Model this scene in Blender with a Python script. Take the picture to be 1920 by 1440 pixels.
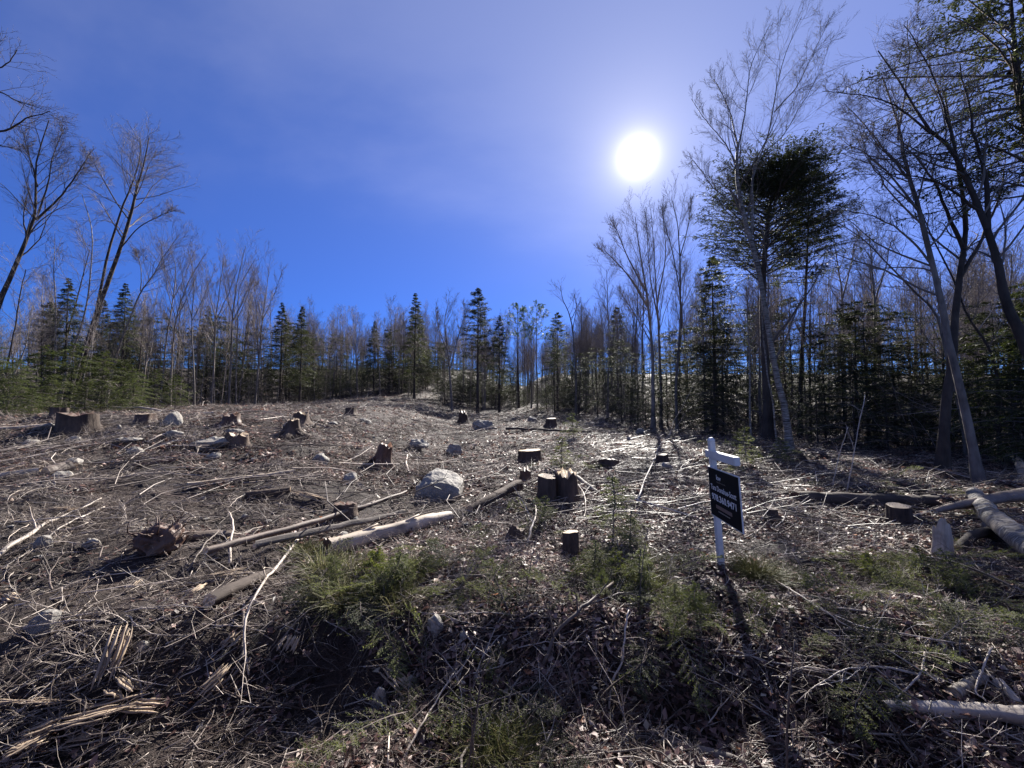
import bpy, bmesh, math
import numpy as np
from mathutils import Vector, Matrix, noise as mnoise

R_ = math.radians
scene = bpy.context.scene
for o in list(bpy.data.objects):
    bpy.data.objects.remove(o)
COL = scene.collection
rng = np.random.default_rng(11)

# ------------------------------------------------------------------ camera
W0, H0, F0 = 1920.0, 1440.0, 722.0
PITCH = R_(3.0)
EYE = np.array([0.0, 0.0, 1.85])
cam_d = bpy.data.cameras.new('camera')
cam_d.sensor_width = 36.0
cam_d.lens = 36.0 * F0 / W0
cam_d.clip_start = 0.05
cam_d.clip_end = 2000.0
cam = bpy.data.objects.new('camera', cam_d)
COL.objects.link(cam)
cam.location = EYE
cam.rotation_euler = (math.pi / 2 + PITCH, 0, 0)
scene.camera = cam

# ------------------------------------------------------------------ sky, sun, exposure
SUN_AZ, SUN_EL = R_(18.6), R_(32.1)          # azimuth to the right of straight ahead
SD = Vector((math.sin(SUN_AZ) * math.cos(SUN_EL), math.cos(SUN_AZ) * math.cos(SUN_EL), math.sin(SUN_EL)))
world = bpy.data.worlds.new('World')
scene.world = world
world.use_nodes = True
nt = world.node_tree
nt.nodes.clear()


def nd(t, typ, **kw):
    n = t.nodes.new(typ)
    for k, v in kw.items():
        if k.startswith('i_'):
            n.inputs[k[2:].replace('_', ' ')].default_value = v
        else:
            setattr(n, k, v)
    return n


sky = nd(nt, 'ShaderNodeTexSky', sky_type='NISHITA', sun_disc=False, sun_elevation=SUN_EL,
         sun_rotation=SUN_AZ, altitude=300.0, air_density=1.0, dust_density=0.6, ozone_density=3.0)
sky.dust_density = 0.0
tc = nd(nt, 'ShaderNodeTexCoord')
nrm = nd(nt, 'ShaderNodeVectorMath', operation='NORMALIZE')
nt.links.new(tc.outputs['Generated'], nrm.inputs[0])
sep = nd(nt, 'ShaderNodeSeparateXYZ')
nt.links.new(nrm.outputs[0], sep.inputs[0])
tr = nd(nt, 'ShaderNodeValToRGB')          # deep spring blue low down, a little greyer overhead
tr.color_ramp.elements[0].position = 0.12; tr.color_ramp.elements[0].color = (0.14, 0.30, 0.79, 1)
tr.color_ramp.elements[1].position = 0.75; tr.color_ramp.elements[1].color = (0.50, 0.57, 0.94, 1)
nt.links.new(sep.outputs[2], tr.inputs[0])
tint = nd(nt, 'ShaderNodeMix', data_type='RGBA', blend_type='MULTIPLY')
tint.inputs[0].default_value = 1.0
nt.links.new(tr.outputs[0], tint.inputs[7])
nt.links.new(sky.outputs[0], tint.inputs[6])
bg = nd(nt, 'ShaderNodeBackground')
bg.inputs[1].default_value = 0.05
nt.links.new(tint.outputs[2], bg.inputs[0])
# the sun's own disc and its aureole, as part of the sky
dot = nd(nt, 'ShaderNodeVectorMath', operation='DOT_PRODUCT')
nt.links.new(nrm.outputs[0], dot.inputs[0])
dot.inputs[1].default_value = SD
ac = nd(nt, 'ShaderNodeMath', operation='ARCCOSINE')
nt.links.new(dot.outputs['Value'], ac.inputs[0])


def expo(deg, amp):
    a = nd(nt, 'ShaderNodeMath', operation='MULTIPLY'); a.inputs[1].default_value = -1.0 / R_(deg)
    nt.links.new(ac.outputs[0], a.inputs[0])
    b = nd(nt, 'ShaderNodeMath', operation='EXPONENT'); nt.links.new(a.outputs[0], b.inputs[0])
    c = nd(nt, 'ShaderNodeMath', operation='MULTIPLY'); c.inputs[1].default_value = amp
    nt.links.new(b.outputs[0], c.inputs[0])
    return c


g1, g2 = expo(0.8, 2.2), expo(12.0, 0.115)
g3 = expo(3.2, 0.16)
ga0 = nd(nt, 'ShaderNodeMath', operation='ADD')
ga = nd(nt, 'ShaderNodeMath', operation='ADD')
nt.links.new(g1.outputs[0], ga0.inputs[0]); nt.links.new(g2.outputs[0], ga0.inputs[1])
nt.links.new(ga0.outputs[0], ga.inputs[0]); nt.links.new(g3.outputs[0], ga.inputs[1])
bg2 = nd(nt, 'ShaderNodeBackground')
bg2.inputs[0].default_value = (1.0, 0.92, 0.66, 1)
nt.links.new(ga.outputs[0], bg2.inputs[1])
# a sheet of thin cirrus over the upper half of the sky, soft edged
VN = Vector((0.371, -0.315, 0.873)).normalized()
vd = nd(nt, 'ShaderNodeVectorMath', operation='DOT_PRODUCT'); vd.inputs[1].default_value = VN
nt.links.new(nrm.outputs[0], vd.inputs[0])
vn = nd(nt, 'ShaderNodeTexNoise'); vn.inputs['Scale'].default_value = 2.2; vn.inputs['Detail'].default_value = 5.0; vn.inputs['Roughness'].default_value = 0.55
vmap = nd(nt, 'ShaderNodeMapping'); vmap.inputs['Rotation'].default_value = (0, 0.5, 0.6); vmap.inputs['Scale'].default_value = (0.7, 2.2, 2.2)
nt.links.new(nrm.outputs[0], vmap.inputs[0]); nt.links.new(vmap.outputs[0], vn.inputs['Vector'])
vs = nd(nt, 'ShaderNodeMath', operation='MULTIPLY_ADD'); vs.inputs[1].default_value = 0.75; 
nt.links.new(vn.outputs[0], vs.inputs[0]); nt.links.new(vd.outputs['Value'], vs.inputs[2])
vr = nd(nt, 'ShaderNodeMapRange', interpolation_type='SMOOTHERSTEP')
for k_, v_ in zip(('From Min', 'From Max', 'To Min', 'To Max'), (0.20, 0.85, 0.0, 0.036)): vr.inputs[k_].default_value = v_
nt.links.new(vs.outputs[0], vr.inputs['Value'])
bg3 = nd(nt, 'ShaderNodeBackground'); bg3.inputs[0].default_value = (0.95, 0.86, 0.70, 1)
nt.links.new(vr.outputs[0], bg3.inputs[1])
addv = nd(nt, 'ShaderNodeAddShader'); nt.links.new(bg.outputs[0], addv.inputs[0]); nt.links.new(bg3.outputs[0], addv.inputs[1])
addw = nd(nt, 'ShaderNodeAddShader')
nt.links.new(addv.outputs[0], addw.inputs[0]); nt.links.new(bg2.outputs[0], addw.inputs[1])
wo = nd(nt, 'ShaderNodeOutputWorld')
nt.links.new(addw.outputs[0], wo.inputs[0])

sun_d = bpy.data.lights.new('sun', 'SUN')
sun_d.energy = 5.0
sun_d.angle = R_(0.53)
sun_d.color = (1.0, 0.95, 0.88)
sun = bpy.data.objects.new('sun', sun_d)
COL.objects.link(sun)
sun.rotation_euler = (-SD).to_track_quat('-Z', 'Y').to_euler()
sun.location = (8, 24, 16)

scene.view_settings.view_transform = 'Standard'
scene.view_settings.look = 'None'
scene.view_settings.gamma = 1.0
scene.view_settings.use_curve_mapping = False
scene.view_settings.exposure = 1.65
scene.render.engine = 'CYCLES'
scene.cycles.max_bounces = 4
scene.cycles.diffuse_bounces = 2
scene.cycles.glossy_bounces = 2
scene.cycles.transmission_bounces = 3
scene.cycles.use_adaptive_sampling = True
scene.cycles.adaptive_threshold = 0.012
scene.cycles.use_denoising = True
scene.cycles.denoiser = 'OPENIMAGEDENOISE'
scene.cycles.denoising_input_passes = 'RGB_ALBEDO_NORMAL'
scene.cycles.denoising_prefilter = 'ACCURATE'
scene.cycles.caustics_reflective = False
scene.cycles.caustics_refractive = False
scene.cycles.sample_clamp_indirect = 4.0


# ------------------------------------------------------------------ helpers
def tag(o, label=None, cat=None, group=None, kind=None):
    if label: o['label'] = label
    if cat: o['category'] = cat
    if group: o['group'] = group
    if kind: o['kind'] = kind
    return o


def empty(name, loc=(0, 0, 0), rot=(0, 0, 0), scale=1.0):
    o = bpy.data.objects.new(name, None)
    o.empty_display_size = 0.2
    COL.objects.link(o)
    o.location = loc
    o.rotation_euler = rot
    o.scale = (scale, scale, scale) if np.isscalar(scale) else scale
    return o


def link(name, me, parent=None):
    o = bpy.data.objects.new(name, me)
    COL.objects.link(o)
    if parent is not None:
        o.parent = parent
        if name in ('twigs', 'branches', 'needles', 'blades', 'crown'):
            o['kind'] = 'stuff'      # shoots and needles too fine to pick apart
    return o


class MB:
    """collects vertices, quads and triangles (numpy) into one mesh"""

    def __init__(self):
        self.v, self.q, self.t, self.tint, self.n = [], [], [], [], 0

    def add(self, V, Q=None, T=None, tint=0.5):
        V = np.asarray(V, dtype=np.float64).reshape(-1, 3)
        if Q is not None and len(Q): self.q.append(np.asarray(Q, dtype=np.int64).reshape(-1, 4) + self.n)
        if T is not None and len(T): self.t.append(np.asarray(T, dtype=np.int64).reshape(-1, 3) + self.n)
        self.v.append(V)
        self.tint.append(np.broadcast_to(np.asarray(tint, dtype=np.float64), (len(V),)))
        self.n += len(V)
        return self

    def mesh(self, name, mat, smooth=False):
        V = np.concatenate(self.v) if self.v else np.zeros((0, 3))
        Q = np.concatenate(self.q) if self.q else np.zeros((0, 4), np.int64)
        T = np.concatenate(self.t) if self.t else np.zeros((0, 3), np.int64)
        me = bpy.data.meshes.new(name)
        me.vertices.add(len(V)); me.vertices.foreach_set('co', V.astype(np.float32).ravel())
        nl = Q.size + T.size
        me.loops.add(nl)
        me.loops.foreach_set('vertex_index', np.concatenate([Q.ravel(), T.ravel()]).astype(np.int32))
        me.polygons.add(len(Q) + len(T))
        st = np.concatenate([np.arange(len(Q)) * 4, Q.size + np.arange(len(T)) * 3]).astype(np.int32)
        me.polygons.foreach_set('loop_start', st)
        if smooth:
            me.polygons.foreach_set('use_smooth', np.ones(len(st), dtype=bool))
        a = me.attributes.new('tint', 'FLOAT', 'POINT')
        a.data.foreach_set('value', np.concatenate(self.tint).astype(np.float32))
        me.materials.append(mat)
        me.update(calc_edges=True)
        return me


def unit(v):
    return v / np.maximum(np.linalg.norm(v, axis=-1, keepdims=True), 1e-9)


def tubes(P, R, n=5, rough=0.0, closed=False):
    """P (N,K,3), R (N,K) -> vertices, quads, tris of n-sided tubes"""
    P = np.asarray(P, float); R = np.asarray(R, float)
    if P.ndim == 2: P, R = P[None], R[None]
    N, K, _ = P.shape
    T = unit(np.gradient(P, axis=1))
    ref = np.zeros_like(T); ref[..., 2] = 1.0
    m = np.abs(unit(P[:, -1] - P[:, 0])[:, 2]) > 0.75
    ref[m] = (1.0, 0.0, 0.0)
    A = unit(np.cross(T, ref)); B = np.cross(T, A)
    th = np.arange(n) * 2 * np.pi / n
    rr = R[..., None]
    if rough: rr = rr * (1 + rough * rng.standard_normal((N, K, n)))
    else: rr = np.broadcast_to(rr, (N, K, n))
    V = P[:, :, None] + rr[..., None] * (np.cos(th)[:, None] * A[:, :, None] + np.sin(th)[:, None] * B[:, :, None])
    i = np.arange(N)[:, None, None] * K * n; k = np.arange(K - 1)[None, :, None] * n; j = np.arange(n)[None, None]
    j2 = (j + 1) % n
    Q = np.stack([i + k + j, i + k + j2, i + k + n + j2, i + k + n + j], -1).reshape(-1, 4)
    Tt = None
    if closed:
        ii = np.arange(N)[:, None] * K * n; jj = np.arange(1, n - 1)[None]
        t0 = np.stack([ii + 0 * jj, ii + jj + 1, ii + jj], -1).reshape(-1, 3)
        e = ii + (K - 1) * n
        t1 = np.stack([e + 0 * jj, e + jj, e + jj + 1], -1).reshape(-1, 3)
        Tt = np.concatenate([t0, t1])
    return V.reshape(-1, 3), Q, Tt


def resample(pts, K):
    pts = np.asarray(pts, float)
    if len(pts) == 2:
        return pts[0] + (pts[1] - pts[0]) * np.linspace(0, 1, K)[:, None]
    # Catmull-Rom through the points
    p = np.vstack([2 * pts[0] - pts[1], pts, 2 * pts[-1] - pts[-2]])
    n = len(pts) - 1
    out = []
    for u in np.linspace(0, n - 1e-6, K):
        i = int(u); t = u - i
        a, b, c, d = p[i], p[i + 1], p[i + 2], p[i + 3]
        out.append(0.5 * (2 * b + (c - a) * t + (2 * a - 5 * b + 4 * c - d) * t * t + (3 * b - a - 3 * c + d) * t ** 3))
    return np.array(out)


def grow(P, R, m, t0, t1, ang, lf, K, rf=0.55, up=0.1, wob=0.18, tip=0.2, rmin=0.004, shape=0.5, azim=None):
    """children branches of every polyline in P"""
    N, Kp, _ = P.shape
    L = np.linalg.norm(np.diff(P, axis=1), axis=2).sum(1)
    t = t0 + (t1 - t0) * ((np.arange(m)[None] + rng.random((N, m))) / m)
    f = t * (Kp - 1); i = np.minimum(f.astype(int), Kp - 2); fr = (f - i)[..., None]
    ar = np.arange(N)[:, None]
    p0 = P[ar, i] * (1 - fr) + P[ar, i + 1] * fr
    r0 = R[ar, i] * (1 - fr[..., 0]) + R[ar, i + 1] * fr[..., 0]
    T = unit(P[ar, i + 1] - P[ar, i])
    rv = rng.standard_normal((N, m, 3))
    if azim is not None: rv = rv * 0.5 + np.asarray(azim)
    pr = unit(rv - (rv * T).sum(-1, keepdims=True) * T)
    a = np.radians(ang) * (0.75 + 0.5 * rng.random((N, m, 1)))
    d = np.cos(a) * T + np.sin(a) * pr
    tn = (t - t0) / max(t1 - t0, 1e-6)
    ln = L[:, None] * lf * (1 - shape * tn) * (0.65 + 0.6 * rng.random((N, m)))
    rr = np.maximum(np.minimum(r0 * rf * (0.7 + 0.4 * rng.random((N, m))), ln * 0.03 + rmin), rmin)
    M = N * m
    d = d.reshape(M, 3); p = p0.reshape(M, 3); st = (ln.reshape(M) / (K - 1))[:, None]
    out = [p]
    for k in range(K - 1):
        d = unit(d + wob * rng.standard_normal((M, 3)) + np.array([0, 0, up]))
        p = p + d * st
        out.append(p)
    PP = np.stack(out, 1)
    RR = rr.reshape(M)[:, None] * np.linspace(1, tip, K)[None]
    return PP, np.maximum(RR, rmin * 0.55)


# ------------------------------------------------------------------ terrain
def vnoise(x, y, s, seed=0):
    x = np.asarray(x, float) / s; y = np.asarray(y, float) / s
    xi = np.floor(x).astype(np.int64); yi = np.floor(y).astype(np.int64)
    u = x - xi; v = y - yi
    u = u * u * (3 - 2 * u); v = v * v * (3 - 2 * v)

    def h(a, b):
        n = (a * 374761393 + b * 668265263 + seed * 1442695041) & 0x7fffffff
        n = ((n ^ (n >> 13)) * 1274126177) & 0x7fffffff
        n = (n ^ (n >> 16)) & 0xffff
        return n / 65535.0 * 2 - 1
    return (h(xi, yi) * (1 - u) + h(xi + 1, yi) * u) * (1 - v) + (h(xi, yi + 1) * (1 - u) + h(xi + 1, yi + 1) * u) * v


def sst(a, b, x):
    t = np.clip((x - a) / (b - a), 0, 1)
    return t * t * (3 - 2 * t)


def height(x, y):
    x = np.asarray(x, float); y = np.asarray(y, float)
    e = 3.72 + 0.28 * vnoise(x, 0 * x, 1.6, 3) - 0.3 * sst(1.6, 4, x) - 0.2 * sst(-2.5, -5, x)
    w = 0.72 + 1.1 * sst(1.4, 3.5, x) + 0.7 * sst(-1.6, -3.5, x)
    dep = 0.44 - 0.08 * sst(1.4, 4, x)
    z = -dep * (1 - sst(-w, 0.08, y - e))
    z = z + 0.85 * (1 - sst(0.7, 2.1, y))
    z = z + 0.016 * np.clip(y - 10, 0, 38) + 0.075 * np.clip(y - 50, 0, 130)
    hump = sst(-1.2, -7.0, x + 0.12 * np.clip(y - 8, 0, 60)) * sst(1.5, 12.5, y)
    z = z + 1.25 * hump * (1 - 0.45 * sst(22, 48, y))
    z = z - 0.12 * sst(3, 9, x)
    fade = sst(0.5, 2.4, y)
    z = z + fade * (0.13 * vnoise(x, y, 3.1, 1) + 0.085 * vnoise(x, y, 1.15, 2) + 0.06 * vnoise(x, y, 0.47, 4)
                    + 0.03 * vnoise(x, y, 0.19, 5))
    z = z + 0.07 * np.clip(y - 31, 0, 90) * sst(-3, -16, x) + 0.06 * np.clip(y - 27, 0, 90) * sst(5, 16, x)
    z = z + 0.11 * np.abs(vnoise(x, y, 0.85, 8)) * sst(6, 10, y) * (1 - sst(40, 60, y)) * 1.6 - 0.05 * sst(6, 10, y)
    z = z + 0.35 * vnoise(x, y, 14.0, 6) * sst(14, 40, y)
    return z


cp, sp_ = math.cos(PITCH), math.sin(PITCH)


def rays(px, py):
    a = (np.asarray(px, float) - 960) / F0; b = (720 - np.asarray(py, float)) / F0
    d = np.stack([a, cp - b * sp_, sp_ + b * cp], -1)
    return d


TS = 1.2 * 1.012 ** np.arange(465)


def G(px, py):
    """where a line of sight through the photograph meets the terrain"""
    d = rays(px, py)
    lo, hi = None, None
    Q = EYE[None] + d[None] * TS[:, None]
    below = Q[:, 2] < height(Q[:, 0], Q[:, 1])
    if below.any():
        k = int(np.argmax(below)); lo, hi = TS[max(k - 1, 0)], TS[k]
        for _ in range(2):
            tt = np.linspace(lo, hi, 24)
            Q = EYE[None] + d[None] * tt[:, None]
            k = int(np.argmax(Q[:, 2] < height(Q[:, 0], Q[:, 1])))
            lo, hi = tt[max(k - 1, 0)], tt[k]
        q = EYE + d * hi
    else:
        q = EYE + d * 60
    return np.array([q[0], q[1], float(height(q[0], q[1]))])


def AT(px, py, dep):
    d = rays(px, py)
    q = EYE + d * (dep / d[1])
    return q


def gz(x, y):
    return float(height(x, y))


# ------------------------------------------------------------------ materials
def mat(name):
    m = bpy.data.materials.new(name)
    m.use_nodes = True
    t = m.node_tree
    t.nodes.clear()
    out = nd(t, 'ShaderNodeOutputMaterial')
    return m, t, out


def ramp(t, fac, stops, interp='LINEAR'):
    r = nd(t, 'ShaderNodeValToRGB')
    r.color_ramp.interpolation = interp
    el = r.color_ramp.elements
    while len(el) < len(stops): el.new(0.5)
    for e, (p, c) in zip(el, stops):
        e.position = p; e.color = (*c, 1)
    t.links.new(fac, r.inputs[0])
    return r.outputs[0]


def noise_tex(t, scale, detail=4.0, stretch=None, rough=0.6, coord='Object'):
    c = nd(t, 'ShaderNodeTexCoord')
    src = c.outputs[coord]
    if stretch is not None:
        mp = nd(t, 'ShaderNodeMapping'); mp.inputs['Scale'].default_value = stretch
        t.links.new(src, mp.inputs[0]); src = mp.outputs[0]
    n = nd(t, 'ShaderNodeTexNoise')
    n.inputs['Scale'].default_value = scale; n.inputs['Detail'].default_value = detail
    n.inputs['Roughness'].default_value = rough
    t.links.new(src, n.inputs['Vector'])
    return n.outputs[0]


def mixc(t, a, b, fac, mode='MIX'):
    m = nd(t, 'ShaderNodeMix', data_type='RGBA', blend_type=mode)
    for k, v in ((6, a), (7, b), (0, fac)):
        if isinstance(v, bpy.types.NodeSocket): t.links.new(v, m.inputs[k])
        elif k == 0: m.inputs[0].default_value = v
        else: m.inputs[k].default_value = (*v, 1)
    return m.outputs[2]


def principled(t, out, col, rough=0.6, spec=0.4, bump=None, bstr=0.4, bdist=0.02):
    p = nd(t, 'ShaderNodeBsdfPrincipled')
    if isinstance(col, bpy.types.NodeSocket): t.links.new(col, p.inputs['Base Color'])
    else: p.inputs['Base Color'].default_value = (*col, 1)
    if isinstance(rough, bpy.types.NodeSocket): t.links.new(rough, p.inputs['Roughness'])
    else: p.inputs['Roughness'].default_value = rough
    p.inputs['Specular IOR Level'].default_value = spec
    if bump is not None:
        b = nd(t, 'ShaderNodeBump'); b.inputs['Strength'].default_value = bstr; b.inputs['Distance'].default_value = bdist
        t.links.new(bump, b.inputs['Height']); t.links.new(b.outputs[0], p.inputs['Normal'])
    t.links.new(p.outputs[0], out.inputs[0])
    return p


def attr(t, name='tint'):
    a = nd(t, 'ShaderNodeAttribute', attribute_name=name)
    return a.outputs['Fac']


def objrand(t):
    return nd(t, 'ShaderNodeObjectInfo').outputs['Random']


def bark_mat(name, dark, light, scale=9.0, stretch=(1, 1, 0.22), rough=0.85, bstr=0.6, bdist=0.03):
    m, t, out = mat(name)
    n = noise_tex(t, scale, 6.0, stretch, 0.65)
    n2 = noise_tex(t, 1.3, 3.0)
    c = ramp(t, n, [(0.3, dark), (0.72, light)])
    c2 = mixc(t, c, ramp(t, n2, [(0.35, tuple(x * 0.65 for x in dark)), (0.65, tuple(min(1, x * 1.1) for x in light))]), 0.4)
    c3 = mixc(t, c2, ramp(t, objrand(t), [(0, (0.75, 0.75, 0.75)), (1, (1.2, 1.15, 1.1))]), 1.0, 'MULTIPLY')
    principled(t, out, c3, rough, 0.25, n, bstr, bdist)
    return m


def birch_mat(name):
    m, t, out = mat(name)
    band = noise_tex(t, 4.0, 3.0, (1.0, 1.0, 7.0), 0.7)
    n2 = noise_tex(t, 2.2, 4.0)
    c = ramp(t, band, [(0.40, (0.05, 0.042, 0.035)), (0.52, (0.20, 0.175, 0.15)), (0.72, (0.42, 0.39, 0.35))])
    c = mixc(t, c, (0.22, 0.18, 0.14), ramp(t, n2, [(0.5, (0, 0, 0)), (0.72, (0.8, 0.8, 0.8))]))
    principled(t, out, c, 0.7, 0.3, band, 0.3, 0.01)
    return m


def wood_mat(name, a, b, stretch=(1, 1, 0.05), scale=22.0, rough=0.6, stain=(0.16, 0.12, 0.09), st=0.5):
    m, t, out = mat(name)
    n = noise_tex(t, scale, 5.0, stretch, 0.7)
    n2 = noise_tex(t, 3.5, 4.0)
    c = ramp(t, n, [(0.3, a), (0.7, b)])
    c = mixc(t, c, stain, ramp(t, n2, [(0.45, (0, 0, 0)), (0.75, (st, st, st))]))
    c = mixc(t, c, ramp(t, objrand(t), [(0, (0.8, 0.78, 0.76)), (1, (1.15, 1.12, 1.08))]), 1.0, 'MULTIPLY')
    principled(t, out, c, rough, 0.35, n, 0.5, 0.01)
    return m


def cut_mat(name, a, b):
    m, t, out = mat(name)
    c = nd(t, 'ShaderNodeTexCoord')
    w = nd(t, 'ShaderNodeTexWave', wave_type='RINGS', rings_direction='Z')
    w.inputs['Scale'].default_value = 9.0; w.inputs['Distortion'].default_value = 2.5; w.inputs['Detail'].default_value = 3.0
    t.links.new(c.outputs['Object'], w.inputs[0])
    col = ramp(t, w.outputs[1], [(0.2, a), (0.8, b)])
    n = noise_tex(t, 6, 4)
    col = mixc(t, col, tuple(x * 0.45 for x in a), ramp(t, n, [(0.5, (0, 0, 0)), (0.8, (0.7, 0.7, 0.7))]))
    principled(t, out, col, 0.7, 0.3, n, 0.3, 0.01)
    return m


def tint_mat(name, stops, rough=0.5, spec=0.4, transl=0.0, tcol=None, rnd=0.0, patch=None):
    m, t, out = mat(name)
    c = ramp(t, attr(t), stops)
    if rnd:
        c = mixc(t, c, ramp(t, objrand(t), [(0, (1 - rnd,) * 3), (1, (1 + rnd,) * 3)]), 1.0, 'MULTIPLY')
    p = principled(t, out, c, rough, spec)
    if transl:
        tr = nd(t, 'ShaderNodeBsdfTranslucent')
        if tcol is not None:
            t.links.new(mixc(t, c, tcol, 1.0, 'MULTIPLY'), tr.inputs[0])
        else:
            t.links.new(c, tr.inputs[0])
        mx = nd(t, 'ShaderNodeMixShader'); mx.inputs[0].default_value = transl
        t.links.new(p.outputs[0], mx.inputs[1]); t.links.new(tr.outputs[0], mx.inputs[2])
        t.links.new(mx.outputs[0], out.inputs[0])
    return m


M_BARK = bark_mat('grey_bark', (0.065, 0.057, 0.051), (0.26, 0.228, 0.205))
M_BARKD = bark_mat('dark_bark', (0.022, 0.018, 0.016), (0.085, 0.068, 0.058))
M_BIRCH = birch_mat('birch_bark')
M_TWIG = tint_mat('crown_twigs', [(0, (0.07, 0.058, 0.052)), (0.5, (0.19, 0.162, 0.148)), (1, (0.33, 0.285, 0.265))], 0.9, 0.05, rnd=0.25)
M_NEEDLE = tint_mat('hemlock_needles', [(0, (0.024, 0.028, 0.017)), (0.55, (0.05, 0.057, 0.033)), (1, (0.095, 0.104, 0.06))], 0.6, 0.12,
                    transl=0.3, tcol=(1.3, 1.35, 0.85), rnd=0.25)
M_NEEDLEL = tint_mat('young_needles', [(0, (0.05, 0.06, 0.024)), (0.55, (0.105, 0.118, 0.046)), (1, (0.22, 0.22, 0.10))], 0.6, 0.12,
                     transl=0.35, tcol=(1.5, 1.6, 0.7), rnd=0.2)
M_NEEDLEM = tint_mat('thicket_needles', [(0, (0.028, 0.036, 0.016)), (0.55, (0.062, 0.074, 0.030)), (1, (0.13, 0.14, 0.058))], 0.6, 0.12,
                     transl=0.32, tcol=(1.4, 1.5, 0.75), rnd=0.3)
M_PINE = tint_mat('pine_needles', [(0, (0.03, 0.05, 0.025)), (0.55, (0.055, 0.085, 0.04)), (1, (0.1, 0.13, 0.06))], 0.45, 0.4,
                  transl=0.25, tcol=(1.3, 1.5, 0.9), rnd=0.15)
M_LEAF = tint_mat('dead_leaves', [(0.0, (0.026, 0.014, 0.012)), (0.3, (0.095, 0.05, 0.041)), (0.6, (0.28, 0.168, 0.142)),
                                  (0.85, (0.42, 0.325, 0.28)), (0.93, (0.50, 0.40, 0.31)), (0.97, (0.40, 0.14, 0.05)), (1.0, (0.55, 0.47, 0.36))],
                  0.5, 0.35, transl=0.32)
M_STICK = tint_mat('weathered_sticks', [(0, (0.035, 0.026, 0.021)), (0.4, (0.12, 0.092, 0.078)), (0.75, (0.32, 0.27, 0.23)), (1, (0.56, 0.48, 0.41))], 0.5, 0.35)
M_GRASS = tint_mat('grass_blades', [(0, (0.06, 0.075, 0.02)), (0.5, (0.13, 0.14, 0.04)), (1, (0.30, 0.26, 0.12))], 0.5, 0.4, transl=0.3, rnd=0.2)
M_WOOD = wood_mat('torn_wood', (0.22, 0.16, 0.11), (0.50, 0.40, 0.29), (1, 1, 0.06), 34.0, 0.75, (0.12, 0.09, 0.07), 0.8)
M_WOODP = wood_mat('pale_debarked_wood', (0.30, 0.24, 0.18), (0.58, 0.50, 0.41), (1, 1, 0.06), 26.0, 0.65, (0.075, 0.058, 0.046), 0.9)
M_ROT = wood_mat('red_rotten_wood', (0.028, 0.016, 0.013), (0.115, 0.062, 0.045), st=0.8)
M_BRANCHG = bark_mat('fallen_branch_bark', (0.055, 0.043, 0.037), (0.21, 0.17, 0.145), 14.0, (1, 1, 1), 0.6, 0.4, 0.006)
M_BRANCHP = bark_mat('pale_stripped_branch', (0.22, 0.18, 0.15), (0.60, 0.53, 0.46), 14.0, (1, 1, 1), 0.5, 0.3, 0.004)
M_STUMP = bark_mat('stump_bark', (0.028, 0.021, 0.018), (0.13, 0.095, 0.075), 12.0, (1, 1, 0.2), 0.85, 0.9, 0.03)
M_CUT = cut_mat('sawn_face', (0.40, 0.29, 0.18), (0.60, 0.47, 0.32))
M_CUTD = cut_mat('weathered_sawn_face', (0.20, 0.15, 0.11), (0.36, 0.29, 0.22))


def rock_mat():
    m, t, out = mat('granite')
    n = noise_tex(t, 5.0, 8.0, None, 0.7)
    n2 = noise_tex(t, 55.0, 3.0)
    c = ramp(t, n, [(0.3, (0.14, 0.134, 0.125)), (0.55, (0.27, 0.255, 0.235)), (0.75, (0.42, 0.40, 0.36))])
    c = mixc(t, c, ramp(t, n2, [(0.35, (0.4, 0.4, 0.4)), (0.65, (1.2, 1.2, 1.2))]), 0.6, 'MULTIPLY')
    c = mixc(t, c, (0.10, 0.075, 0.055), ramp(t, noise_tex(t, 2.4, 5.0), [(0.52, (0, 0, 0)), (0.72, (0.85, 0.85, 0.85))]))
    c = mixc(t, c, ramp(t, objrand(t), [(0, (0.8, 0.79, 0.78)), (1, (1.25, 1.2, 1.12))]), 1.0, 'MULTIPLY')
    principled(t, out, c, 0.75, 0.3, n, 0.7, 0.04)
    return m


M_ROCK = rock_mat()


def soil_mat():
    m, t, out = mat('forest_soil')
    n = noise_tex(t, 0.9, 6.0); n2 = noise_tex(t, 14.0, 6.0, None, 0.75); n3 = noise_tex(t, 60.0, 3.0, (1, 2.2, 1), 0.7)
    c = ramp(t, n2, [(0.3, (0.010, 0.007, 0.006)), (0.52, (0.035, 0.023, 0.019)), (0.75, (0.10, 0.066, 0.055))])
    c = mixc(t, c, ramp(t, n3, [(0.35, (0.015, 0.010, 0.009)), (0.7, (0.14, 0.095, 0.08))]), 0.5)
    c = mixc(t, c, (0.022, 0.017, 0.014), ramp(t, n, [(0.42, (0, 0, 0)), (0.6, (0.7, 0.7, 0.7))]))
    ad = nd(t, 'ShaderNodeMath', operation='ADD')
    t.links.new(n2, ad.inputs[0]); t.links.new(n3, ad.inputs[1])
    principled(t, out, c, 0.8, 0.3, ad.outputs[0], 0.9, 0.04)
    return m


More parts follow.
